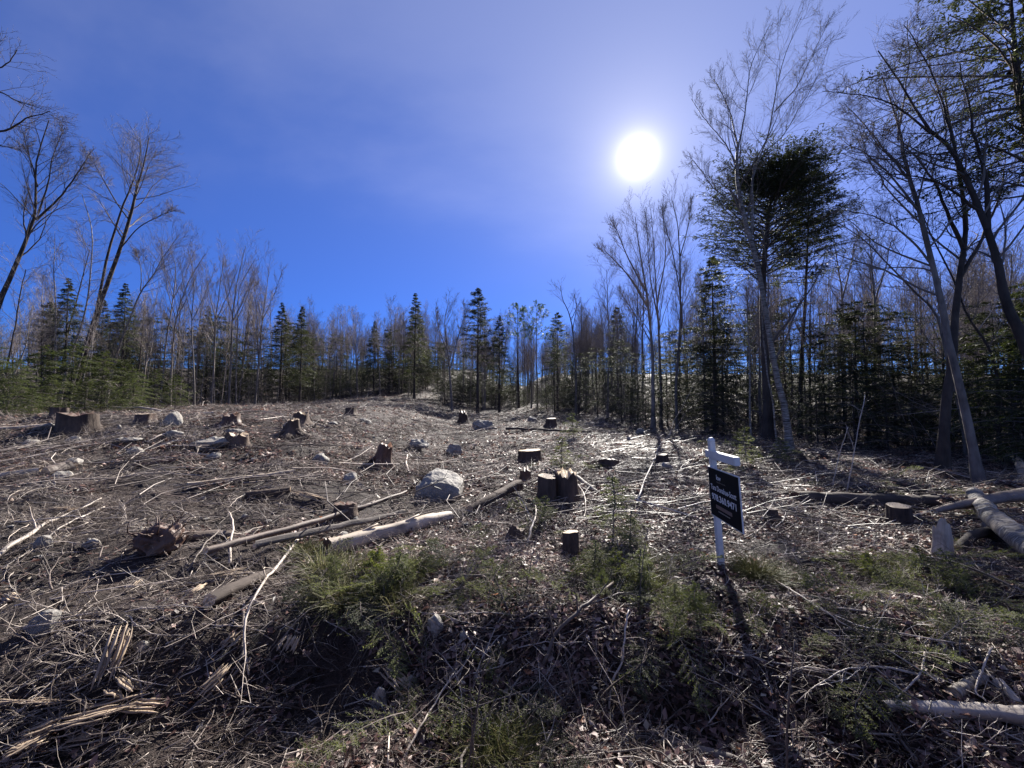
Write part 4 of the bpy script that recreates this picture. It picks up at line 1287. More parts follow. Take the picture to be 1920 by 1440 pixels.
stump(541, 821, 34, 24, 'dark stump with spread roots, lower one of two', 'old', 1.1, (0, 0), 0.5, M_STUMP, roots=5)
stump(712, 872, 30, 34, 'tilted red brown torn stump left of the largest boulder', 'rot', 0.6, (0.1, 0.2), 0.35, M_ROT, roots=2)
stump(995, 868, 44, 22, 'low wide stump with pale sawn top behind the double stump', 'fresh', 0.2)
stump(1027, 945, 34, 48, 'double stump at centre, its flat sawn left stem', 'fresh', 0.25)
stump(1065, 945, 42, 54, 'double stump at centre, its taller hollow right stem', 'fresh', 0.3, (0.05, -0.06), 0.3)
stump(1072, 1044, 30, 40, 'slim straight sawn stump below the double stump', 'fresh', 0.2)
stump(985, 905, 22, 22, 'small broken dark stump between boulder and double stump', 'rot', 0.3, (0, 0), 0.5, M_ROT)
stump(640, 972, 44, 24, 'charred low stump behind the long fallen trunk', 'rot', 0.3, (0, 0), 0.3, M_STUMP)
stump(966, 1018, 30, 24, 'dark broken stump left of the slim sawn stump', 'old', 0.3, (0, 0.2), 0.4, M_STUMP)
stump(1698, 986, 36, 32, 'clean round sawn stump near the log pile at right', 'old', 0.15)
stump(1452, 972, 20, 16, 'little sawn stump just right of the sign', 'old', 0.3)
stump(1780, 1048, 28, 62, 'tall pale split stump in front of the log pile at right', 'old', 0.3, (0, 0.05), 0.5, M_WOODP)
stump(1245, 872, 22, 18, 'small dark stump right of the leaning white branch', 'old', 0.4)
stump(1035, 800, 20, 14, 'tiny far stump near the long dark pole', 'old', 0.4)
stump(868, 795, 18, 22, 'tiny far torn stump at the back of the clearing centre', 'rot', 0.6, (0, 0), 0.5)
stump(655, 780, 22, 14, 'tiny dark far stump below the mid left treeline', 'old', 0.6)
stump(1145, 880, 40, 14, 'low dark stump mound right of the double stump', 'rot', 0.5, (0, 0), 0.4)


def log(pa, pb, ra, rb, label, m, name='fallen_log', cutm=None, lift=(0, 0), n=14, stubs=0, bow=0.0, rough=0.055, ends=(1, 1), torn=0.0):
    a = G(*pa); c = G(*pb)
    a[2] += ra * 0.75 + lift[0]; c[2] += rb * 0.75 + lift[1]
    K = 22
    P = a + (c - a) * np.linspace(0, 1, K)[:, None]
    ln = np.linalg.norm(c - a)
    P[:, 2] += bow * np.sin(np.linspace(0, math.pi, K))
    P += np.cumsum(rng.standard_normal((K, 3)) * ln * 0.0025, axis=0)
    hg = height(P[:, 0], P[:, 1])
    Rr = np.linspace(ra, rb, K) * np.interp(np.linspace(0, 5, K), np.arange(6), 1 + 0.06 * rng.standard_normal(6))
    short = (hg - (P[:, 2] - Rr * 0.3)).max()
    if short > 0: P[:, 2] += min(short, 0.12)
    base = P.mean(0).copy()
    root = empty(name, base)
    q = Vector((0, 0, 1)).rotation_difference(Vector(unit(P[-1] - P[0])))
    root.rotation_mode = 'QUATERNION'; root.rotation_quaternion = q
    Rinv = np.array(q.to_matrix()).T
    Pl = (P - base) @ Rinv.T
    V, Q, _ = tubes(Pl, Rr, n, rough * 0.6)
    V = V.reshape(K, n, 3)
    ridge = 0.10 * rng.standard_normal(n); ridge = ridge * 0.6 + np.roll(ridge, 1) * 0.4
    drift = np.cumsum(rng.standard_normal((K, n)) * 0.012, axis=0)
    V = Pl[:, None] + (V - Pl[:, None]) * (1 + ridge[None] + drift - drift.mean())[..., None]
    ax = np.array([0, 0, 1.0])
    if torn:
        V[-1] += ax * (torn * rng.standard_normal((n, 1))); V[0] += ax * (torn * 0.5 * rng.standard_normal((n, 1)))
    b = MB(); b.add(V.reshape(-1, 3), Q)
    link('trunk', b.mesh('log_body', m, True), root)
    for e, ring, ctr, on in ((0, V[0], Pl[0], ends[0]), (1, V[-1], Pl[-1], ends[1])):
        if not on: continue
        b = MB()
        inset = ax * (0.012 + torn * 0.7) * (1 if e == 0 else -1)
        cc = ctr + inset
        pts = np.vstack([cc[None], ring * 0.985 + 0.015 * ctr])
        b.add(pts, None, [(0, 1 + j, 1 + (j + 1) % n) if e else (0, 1 + (j + 1) % n, 1 + j) for j in range(n)])
        link('cut_end', b.mesh('log_end', cutm or M_CUT), root)
    for k in range(stubs):
        t = rng.uniform(0.15, 0.9); p = Pl[int(t * (K - 1))]
        dv = unit(Rinv @ (rng.standard_normal(3) * np.array([1, 1, 0.4]) + np.array([0, 0, 0.8])))
        q = resample([p, p + dv * ra * 2.0, p + dv * ra * 3.2 + ax * ra], 5)
        V2, Q2, T2 = tubes(q, np.linspace(ra * 0.3, ra * 0.12, 5), 6, 0.06, True)
        b = MB(); b.add(V2, Q2, T2)
        link('branch_stub', b.mesh('branch_stub', m, True), root)
    tag(root, label, 'log')
    return root


def S(px, pt):
    return px * G(*pt)[1] / F0


log((612, 1035), (848, 975), S(15, (612, 1035)), S(11, (848, 975)), 'thick pale debarked log lying left of centre', M_WOODP, cutm=M_ROT, torn=0.02, stubs=2)
log((385, 1058), (752, 935), 0.042, 0.032, 'long thin pale trunk running from the root wad to the boulder', M_BRANCHG, torn=0.015, stubs=3)
log((478, 1042), (760, 972), 0.045, 0.038, 'dark bark trunk lying between the long thin trunk and the pale log', M_BARK, torn=0.02, stubs=2)
log((880, 962), (972, 925), 0.07, 0.11, 'short bark covered log with an orange sawn end pointing right', M_STUMP, lift=(0, 0.1))
log((300, 1020), (430, 1010), 0.06, 0.05, 'mossy trunk attached to the red root wad', M_BRANCHG, torn=0.02, stubs=2)
log((392, 1140), (525, 1072), 0.07, 0.05, 'dark bark trunk sloping right in the left foreground', M_BARKD, torn=0.02, stubs=1)
log((1492, 942), (1745, 950), 0.13, 0.12, 'long dark fallen log with an orange broken end behind the sign', M_BARKD, cutm=M_ROT, torn=0.05)
log((1440, 925), (1500, 933), 0.05, 0.07, 'short rotten dark log in line with the long dark log', M_STUMP, cutm=M_ROT, torn=0.03)
log((1828, 945), (1862, 985), 0.13, 0.12, 'short mottled birch log standing out white in the pile at right', M_BIRCH, lift=(0.12, 0.12))
log((1755, 978), (1935, 965), 0.04, 0.11, 'grey forked log on top of the pile at right', M_BRANCHG, lift=(0.15, 0.28), torn=0.02, stubs=2)
log((1868, 1000), (1960, 1075), 0.13, 0.14, 'pale birch log pointing out of frame under the grey forked log', M_BIRCH, lift=(0.12, 0.1))
log((1850, 1000), (1930, 1030), 0.09, 0.09, 'second birch log crossing beneath the pile at right', M_BIRCH, lift=(0.06, 0.02))
log((1795, 1035), (1868, 1005), 0.06, 0.08, 'dark curved log at the foot of the pile at right', M_BARKD, bow=0.08)
log((1890, 850), (1935, 905), 0.05, 0.11, 'pale broken snag leaning at the right frame edge', M_WOODP, lift=(0.25, 0.1), torn=0.08)
log((1258, 1400), (1450, 1460), 0.028, 0.034, 'smooth light grey log at the bottom edge right of centre', M_BRANCHG, torn=0.01)
log((1662, 1335), (1940, 1368), 0.03, 0.055, 'thick pale grey branch at the lower right corner', M_BRANCHP, torn=0.01, stubs=1)
log((1790, 1308), (1845, 1275), 0.035, 0.035, 'short birch piece above the thick branch at lower right', M_BIRCH)
log((1872, 1285), (1910, 1330), 0.03, 0.03, 'white cut branch end beside the short birch piece', M_BRANCHP)
log((350, 918), (548, 893), 0.03, 0.035, 'bright straight pale pole lying left of the red stump', M_WOODP, torn=0.02)
log((462, 932), (545, 922), 0.05, 0.045, 'dark short log just below the bright pale pole', M_STUMP)
log((85, 893), (130, 880), 0.09, 0.09, 'half buried grey log at far left', M_BRANCHG)
log((-20, 900), (80, 885), 0.06, 0.05, 'pale weathered log at the left frame edge', M_WOODP, torn=0.03)
log((120, 769), (392, 778), 0.05, 0.04, 'long thin white log along the back edge at left', M_BRANCHP, torn=0.03)
log((-30, 812), (92, 801), 0.05, 0.04, 'pale straight pole left of the biggest dark stump', M_WOODP, torn=0.02)
log((948, 808), (1108, 814), 0.07, 0.06, 'long dark pole lying far back in the centre', M_BARKD, stubs=1)
log((250, 880), (330, 868), 0.03, 0.03, 'short reddish bare pole right of the half buried log', M_ROT, torn=0.02)
log((1080, 905), (1120, 925), 0.05, 0.045, 'white barked short log poking out right of the double stump', M_BIRCH, lift=(0.1, 0.0))


def slab(pa, pb, wpx, label, m=None, lift=0.03, name='torn_wood', thick=0.4, jag=0.16, lift2=None):
    """a torn, splintered piece of wood with ragged ends"""
    m = m or M_WOOD
    a = G(*pa); c = G(*pb); d = (a[1] + c[1]) / 2
    w = wpx * 1.15 * d / F0
    a[2] += lift + 0.03; c[2] += (lift if lift2 is None else lift2) + 0.03
    ax = unit(c - a); ln = np.linalg.norm(c - a)
    rq = Vector((0, 0, 1)).rotation_difference(Vector(ax)); Ri = np.array(rq.to_matrix()).T
    sd = Ri @ unit(np.cross(ax, np.array([0, 0, 1.0]))); ax = np.array([0, 0, 1.0]); upv = np.cross(sd, ax)
    root = (a + c) / 2
    b = MB()
    strips = max(5, int(6 + w * 40))
    for k in range(strips):
        u = (k + 0.5) / strips - 0.5
        K = 6
        s0 = -0.5 + abs(rng.normal()) * jag * 1.3; s1 = 0.5 - abs(rng.normal()) * jag * 1.3
        s = np.linspace(s0, s1, K)[:, None]
        mid = ax * s * ln + sd * (u * w) + upv * (w * thick * 0.35 * math.cos(u * 2.6) + 0.22 * w * rng.normal() * 0.5)
        mid = mid + (np.cumsum(rng.standard_normal((K, 1)), axis=0) * 0.004 * sd) + upv * (rng.standard_normal((K, 1)) * 0.004)
        rr = w / strips * 0.95 * np.array([0.15, 0.8, 1.1, 1.0, 0.8, 0.1]) * rng.uniform(0.8, 1.25)
        V, Q, T3 = tubes(mid, rr, 5, 0.16, True)
        ctr = np.repeat(mid, 5, axis=0); dv = V - ctr
        V = ctr + dv - upv[None] * (dv @ upv)[:, None] * 0.5
        b.add(V, Q, T3)
    o = link(name, b.mesh('wood_slab', m))
    o.location = root; o.rotation_mode = 'QUATERNION'; o.rotation_quaternion = rq
    tag(o, label, 'wood')
    return o


for pa, pb, w, lab, lf, lf2 in [
    ((188, 1318), (236, 1205), 26, 'upright torn yellow splinter in the lower left pile', 0.03, 0.12),
    ((100, 1388), (265, 1345), 30, 'thickest torn slab in the splinter pile at lower left', 0.06, 0.06),
    ((20, 1412), (130, 1370), 24, 'long torn slab left of the thickest slab at lower left', 0.05, 0.05),
    ((0, 1450), (98, 1398), 30, 'fresh pale plank like slab in the lower left corner', 0.04, 0.04),
    ((-30, 1342), (150, 1338), 14, 'bent yellow root like strip above the splinter slabs', 0.05, 0.05),
    ((205, 1300), (250, 1325), 34, 'broken block of torn wood at the foot of the upright splinter', 0.05, 0.03),
    ((230, 1345), (312, 1342), 22, 'orange pointed slab at the right end of the splinter pile', 0.04, 0.03),
    ((110, 1410), (200, 1385), 14, 'thin dark slab under the thickest one at lower left', 0.02, 0.02),
    ((120, 1296), (168, 1285), 12, 'short torn piece left of the upright splinter', 0.02, 0.02),
    ((-20, 1390), (28, 1355), 12, 'white split stick cut by the left frame edge', 0.03, 0.03),
    ((362, 1335), (432, 1265), 22, 'split barky slab leaning right in the lower left', 0.03, 0.05),
    ((412, 1235), (455, 1200), 26, 'dark split slab above the barky one', 0.03, 0.04),
    ((535, 1240), (552, 1205), 26, 'grey split block in the shaded bank', 0.03, 0.03),
    ((715, 1262), (772, 1318), 24, 'weathered split rail end in the ditch at centre', 0.03, 0.03),
    ((375, 1098), (470, 1078), 18, 'flat tan slab above the dark sloping trunk', 0.03, 0.03),
    ((545, 928), (622, 948), 12, 'yellow split slab left of the charred stump', 0.03, 0.03),
    ((70, 968), (160, 962), 14, 'long dull slab in the left midground', 0.02, 0.02),
    ((355, 1125), (385, 1105), 12, 'bright chip left of the dark sloping trunk', 0.02, 0.02),
    ((245, 1112), (265, 1095), 9, 'bright pale chip lying alone at left', 0.02, 0.02),
    ((375, 1060), (420, 1040), 16, 'torn pale trunk end beside the long thin trunk', 0.03, 0.05),
    ((155, 810), (170, 802), 14, 'splintered pale flake beside the biggest dark stump', 0.04, 0.1),
    ((0, 1128), (40, 1135), 14, 'brown flat slab at the left frame edge', 0.02, 0.02),
]:
    slab(pa, pb, w, lab, lift=lf, lift2=lf2)


# red root wad
g = G(300, 1035)
rw = empty('root_wad', g)
v = unit(rng.standard_normal((26, 3))) * np.array([0.24, 0.18, 0.2]) * (0.8 + 0.4 * rng.random((26, 1))) + np.array([0, 0, 0.12])
link('soil_ball', hull_mesh([tuple(q) for q in v], 'soil_ball', M_ROT, 3, 0.08, 3, 1), rw)
pts = []
for k in range(46):
    dv = unit(rng.standard_normal(3) * np.array([1, 0.8, 0.7]) + np.array([0.1, -0.2, 0.25]))
    p0 = dv * 0.16 + np.array([0, 0, 0.12]); p1 = p0 + dv * rng.uniform(0.03, 0.12) + rng.standard_normal(3) * 0.04
    p2 = p1 + unit(dv + rng.standard_normal(3) * 0.7) * rng.uniform(0.04, 0.14)
    V, Q, T3 = tubes(resample([p0, p1, p2], 5), np.linspace(rng.uniform(0.006, 0.014), 0.003, 5), 5, 0.05, True)
    b = MB(); b.add(V, Q, T3)
    link('root', b.mesh('wad_root', M_ROT), rw)
tag(rw, 'torn reddish root wad at the left end of the fallen trunks', 'root wad')


# ------------------------------------------------------------------ fallen branches, traced
def branch(pp, r0, r1, label, m=None, lift=None, tw=4, name='fallen_branch', group=None, K=14, standing=None, cat='branch', twl=0.28):
    m = m or M_BRANCHG
    if standing:
        pts = [AT(x, y, standing) for x, y in pp]
        pts[0][2] = gz(pts[0][0], pts[0][1]) - 0.03
    else:
        pts = [G(x, y) for x, y in pp]
        lift = lift if lift is not None else [0.02] * len(pp)
        for p, l in zip(pts, lift): p[2] += r0 + l
    P = resample(np.array(pts), K)
    P[1:-1] += rng.standard_normal((K - 2, 3)) * r0 * 0.35
    Rr = np.linspace(r0, r1, K)
    base = P[0].copy()
    root = empty(name, base)
    V, Q, T3 = tubes(P - base, Rr, 7, 0.05, True)
    b = MB(); b.add(V, Q, T3)
    link('stem', b.mesh('branch_stem', m, True), root)
    if tw:
        L1, r1_ = grow((P - base)[None], Rr[None], tw, 0.2, 0.97, 45, twl, 6, 0.6, 0.02, 0.12, 0.35, 0.0025, 0.4)
        L2, r2_ = grow(L1, r1_, 3, 0.3, 1.0, 42, 0.42, 4, 0.65, 0.0, 0.14, 0.4, 0.0018, 0.3)
        b = MB()
        for A, Ra, n in ((L1, r1_, 4), (L2, r2_, 3)):
            V, Q, _ = tubes(A, Ra, n); b.add(V, Q)
        link('twigs', b.mesh('branch_twigs', m), root)
    tag(root, label, cat, group)
    return root


br = [
    ([(-20, 1062), (40, 1018), (95, 982), (150, 960), (190, 940)], 0.028, 0.006, 'long white branch curving up from the left frame edge', M_BRANCHP, None, 4),
    ([(560, 1025), (520, 1078), (498, 1098), (488, 1130), (462, 1178), (460, 1230), (466, 1275)], 0.018, 0.006, 'bleached branch hanging down the bank left of centre', M_BRANCHP, [0.1, 0.08, 0.06, 0.1, 0.1, 0.06, 0.02], 6),
    ([(455, 1245), (455, 1190), (456, 1136)], 0.013, 0.012, 'short upright stick beside the bleached branch', M_BRANCHG, [0.02, 0.03, 0.03], 0),
    ([(1195, 945), (1212, 905), (1230, 868), (1236, 850), (1252, 836), (1300, 823)], 0.022, 0.005, 'leaning white branch left of the sign', M_BRANCHP, [0.02, 0.15, 0.2, 0.22, 0.25, 0.3], 5),
    ([(768, 893), (762, 878), (764, 862)], 0.028, 0.02, 'curved white stick end beside the largest boulder', M_BRANCHP, [0.02, 0.08, 0.12], 0),
    ([(1018, 1255), (1045, 1215), (1085, 1175), (1122, 1140), (1150, 1110)], 0.016, 0.012, 'thick grey branch leaning up the shaded bank', M_BRANCHG, [0.02, 0.1, 0.12, 0.1, 0.08], 4),
    ([(1142, 1335), (1150, 1290), (1168, 1260), (1172, 1215), (1180, 1180)], 0.010, 0.006, 'pale forked branch in the ditch right of centre', M_BRANCHP, [0.01, 0.05, 0.08, 0.12, 0.15], 4),
    ([(752, 1436), (790, 1380), (820, 1335), (850, 1290)], 0.008, 0.005, 'straight pale switch at the bottom centre', M_BRANCHP, [0.01, 0.06, 0.08, 0.1], 2),
    ([(1262, 1405), (1220, 1394), (1160, 1388), (1100, 1392)], 0.010, 0.006, 'grey branch at the bottom centre joining the smooth log', M_BRANCHG, None, 4),
    ([(1600, 1265), (1625, 1310), (1650, 1350), (1690, 1400), (1725, 1450)], 0.012, 0.009, 'lichen spotted branch sloping down at lower right', M_BRANCHG, [0.04, 0.05, 0.05, 0.04, 0.03], 4),
    ([(1450, 1100), (1540, 1165), (1640, 1230), (1760, 1300)], 0.007, 0.004, 'long thin whip sloping down right below the sign', M_BRANCHP, [0.08, 0.1, 0.1, 0.08], 6),
    ([(1480, 1120), (1590, 1190), (1700, 1215), (1860, 1240)], 0.007, 0.004, 'long thin whip running right across the lower right', M_BRANCHP, [0.08, 0.1, 0.1, 0.08], 6),
    ([(1920, 1130), (1800, 1080), (1690, 1050), (1600, 1020)], 0.012, 0.005, 'thin brown branch above the bushy hemlock boughs at right', M_BRANCHG, [0.1, 0.12, 0.1, 0.05], 6),
    ([(1862, 1240), (1850, 1265), (1830, 1310), (1850, 1330)], 0.008, 0.005, 'kinked white branch above the thick branch at lower right', M_BRANCHP, [0.1, 0.1, 0.06, 0.05], 3),
    ([(1735, 1240), (1728, 1275), (1705, 1300), (1680, 1318)], 0.007, 0.005, 'hooked white twig in the lower right', M_BRANCHP, [0.06, 0.06, 0.04, 0.03], 1),
    ([(195, 955), (120, 990), (60, 1035), (0, 1075)], 0.012, 0.006, 'second pale branch under the long white branch at left', M_BRANCHP, None, 4),
    ([(430, 1065), (432, 1035), (437, 1010), (428, 990)], 0.016, 0.008, 'short forked white stub rising from the fallen trunks', M_BRANCHP, [0.03, 0.1, 0.16, 0.2], 3),
    ([(350, 1080), (380, 1040), (410, 1015)], 0.012, 0.008, 'stick propped on the mossy trunk', M_BRANCHG, [0.02, 0.08, 0.12], 1),
    ([(205, 875), (300, 862), (400, 852), (470, 838)], 0.012, 0.006, 'thin reddish branch below the long low boulder', M_BRANCHG, None, 4),
    ([(330, 815), (300, 822), (275, 832)], 0.02, 0.014, 'bent white stick left of the bluish flat rock', M_BRANCHP, [0.06, 0.05, 0.02], 2),
    ([(480, 790), (540, 783), (600, 790)], 0.016, 0.008, 'white branch behind the rooted stumps', M_BRANCHP, None, 4),
    ([(845, 1090), (930, 1083), (1000, 1080)], 0.014, 0.008, 'dull branch along the top of the bank at centre', M_BRANCHG, None, 4),
    ([(1085, 1000), (1130, 1003), (1180, 1012), (1240, 1050)], 0.008, 0.005, 'looping grey twig right of the slim sawn stump', M_BRANCHG, [0.05, 0.12, 0.1, 0.03], 4),
    ([(1075, 920), (1095, 945), (1098, 965), (1094, 978)], 0.010, 0.006, 'drooping white twig on the right of the double stump', M_BRANCHP, [0.25, 0.2, 0.1, 0.03], 2),
    ([(1010, 895), (1040, 915), (1075, 928), (1110, 945)], 0.008, 0.005, 'thin twig lying across the double stump', M_BRANCHP, [0.42, 0.38, 0.3, 0.2], 2),
    ([(905, 1060), (880, 1020), (905, 990), (950, 980)], 0.006, 0.004, 'thin arched twig right of the pale debarked log', M_BRANCHG, None, 3),
    ([(990, 1025), (998, 1000), (1005, 975), (1000, 945)], 0.018, 0.012, 'lichen yellow branch standing left of the slim stump', M_BRANCHP, [0.03, 0.1, 0.12, 0.1], 3),
    ([(1395, 1015), (1420, 1005), (1445, 985), (1470, 982)], 0.010, 0.005, 'grey crooked branch right of the sign post', M_BRANCHG, [0.03, 0.05, 0.08, 0.05], 4),
    ([(1490, 1062), (1560, 1055), (1640, 1062)], 0.022, 0.016, 'dark rotten branch right of the grassy bush', M_BARKD, None, 4),
    ([(1490, 935), (1580, 952), (1660, 950), (1730, 955)], 0.012, 0.006, 'thin dark branch along the long dark log', M_BRANCHG, [0.02, 0.03, 0.05, 0.03], 5),
    ([(1250, 790), (1290, 765), (1310, 762), (1352, 757)], 0.010, 0.004, 'bare pale branch tip sticking up behind the sign', M_BRANCHP, [0.3, 0.6, 0.6, 0.8], 6),
    ([(640, 1120), (610, 1140), (560, 1180), (500, 1240)], 0.007, 0.004, 'thin dark switch crossing the bank under the grass', M_BRANCHG, [0.05, 0.08, 0.08, 0.03], 3),
    ([(1560, 870), (1640, 868), (1760, 875), (1850, 888)], 0.02, 0.012, 'long thin dark pole on the shaded forest floor at right', M_BARKD, None, 4),
    ([(1475, 835), (1560, 848), (1640, 862)], 0.03, 0.02, 'grey pole lying right of the leaning birch foot', M_BRANCHG, None, 3),
    ([(330, 1420), (380, 1400), (430, 1370), (470, 1355)], 0.008, 0.005, 'thin grey branch at the lower left', M_BRANCHG, None, 4),
    ([(345, 1352), (400, 1310), (450, 1270), (470, 1248)], 0.014, 0.010, 'grey stick lying along the barky slab', M_BRANCHG, [0.02, 0.04, 0.05, 0.05], 2),
    ([(295, 1240), (340, 1215), (400, 1175), (440, 1140)], 0.008, 0.004, 'long thin grey stem left of the short upright stick', M_BRANCHG, [0.02, 0.05, 0.06, 0.05], 3),
]
for pp, r0, r1, lab, m, lf, tw in br:
    branch(pp, r0, r1, lab, m, lf, tw)
for pp, dep, r, lab in [
    ([(868, 1460), (885, 1390), (895, 1320), (902, 1270), (920, 1235)], 2.35, 0.007, 'bare brown sapling stem standing at the bottom centre'),
    ([(893, 1330), (882, 1290), (880, 1245)], 2.36, 0.004, 'thin side shoot left of the bottom centre stem'),
    ([(1472, 1440), (1476, 1350), (1482, 1270), (1490, 1200)], 2.3, 0.007, 'straight brown stem standing at the bottom right of centre'),
    ([(1180, 1230), (1195, 1150), (1205, 1060), (1215, 990)], 3.6, 0.006, 'thin upright stem on the bank below the young hemlock'),
    ([(990, 1220), (985, 1120), (1000, 1030), (1015, 960)], 3.7, 0.005, 'thin upright stem on the bank left of the slim stump'),
    ([(1585, 905), (1605, 830), (1622, 740)], 8.5, 0.012, 'lone pale whip leaning right before the dark clump'),
    ([(1560, 905), (1572, 860), (1590, 800)], 9.0, 0.01, 'short pale whip left of the lone leaning one'),
]:
    branch(pp, r, r * 0.5, lab, M_BRANCHG if dep < 5 else M_BRANCHP, None, 5, 'bare_sapling', None, 12, dep, 'sapling', 0.3)

# further branches lying about, one thing each
LZ = [(700, 1200, 776, 800, 'at the far end of the clearing'), (0, 640, 770, 900, 'on the raised ground at left'), (640, 1280, 780, 900, 'in the slash behind the boulder and stumps'), (1280, 1920, 830, 960, 'on the shaded floor right of the sign'),
      (0, 560, 900, 1120, 'in the churned ground at left'), (560, 960, 930, 1120, 'around the pale debarked log'), (960, 1340, 900, 1120, 'around the slim sawn stump'),
      (1340, 1920, 960, 1140, 'between sign and log pile'), (0, 640, 1120, 1440, 'in the dark foreground at left'), (640, 1240, 1120, 1440, 'in the ditch below the bank'),
      (1240, 1920, 1120, 1440, 'in the lower right foreground')]
CNT = [40, 30, 56, 24, 34, 16, 18, 24, 20, 22, 30]
KINDS = []
for k in range(10):      # shared shapes: a stem with its twigs, unit length
    P = resample([(0, 0, 0), (0.33, rng.normal() * 0.06, 0.03), (0.66, rng.normal() * 0.09, 0.03), (1, rng.normal() * 0.1, 0.01)], 11)
    P[1:] += rng.standard_normal((10, 3)) * 0.006
    Rr = np.linspace(0.0095, 0.0035, 11)
    V, Q, T3 = tubes(P, Rr, 6, 0.06, True)
    mm = (M_BRANCHP, M_BRANCHG, M_BARKD, M_STUMP, M_BRANCHP, M_BRANCHG, M_BARK, M_BRANCHG, M_STUMP, M_BRANCHP)[k]
    b = MB(); b.add(V, Q, T3); s1 = b.mesh('branch_stem', mm, True)
    L1, r1_ = grow(P[None], Rr[None], 6, 0.2, 0.97, 42, 0.3, 5, 0.6, 0.02, 0.12, 0.35, 0.003, 0.4, (0, 0, 0.35))
    L2, r2_ = grow(L1, r1_, 3, 0.3, 1.0, 42, 0.45, 4, 0.65, 0.0, 0.14, 0.4, 0.002, 0.3)
    b = MB()
    for A, Ra, n in ((L1, r1_, 4), (L2, r2_, 3)):
        V, Q, _ = tubes(A, Ra, n); b.add(V, Q)
    KINDS.append((s1, b.mesh('branch_twigs', mm)))
for (x0, x1, y0, y1, where), cnt in zip(LZ, CNT):
    for i in range(cnt):
        px, py = rng.uniform(x0, x1), rng.uniform(y0, y1)
        g = G(px, py)
        if g[1] > 45: continue
        ln = rng.uniform(0.3, 0.85) * (1 + 0.07 * g[1])
        az = (0.25 + 0.5 * rng.standard_normal()) if rng.random() < 0.6 else rng.random() * 3.14
        if px > 1300: az -= 0.6
        if rng.random() < 0.5: az += math.pi
        e = (g[0] + math.cos(az) * ln, g[1] + math.sin(az) * ln)
        slope = math.atan2(gz(*e) - g[2], ln)
        st, tw = KINDS[rng.integers(10)]
        r = empty('fallen_branch', (g[0], g[1], g[2] + 0.015), (rng.random() * 1.0 - 0.5, -slope - 0.03 * rng.random(), az), ln)
        link('stem', st, r); link('twigs', tw, r)
        tag(r, 'small bare broken branch ' + where, 'branch', 'small branches ' + where)
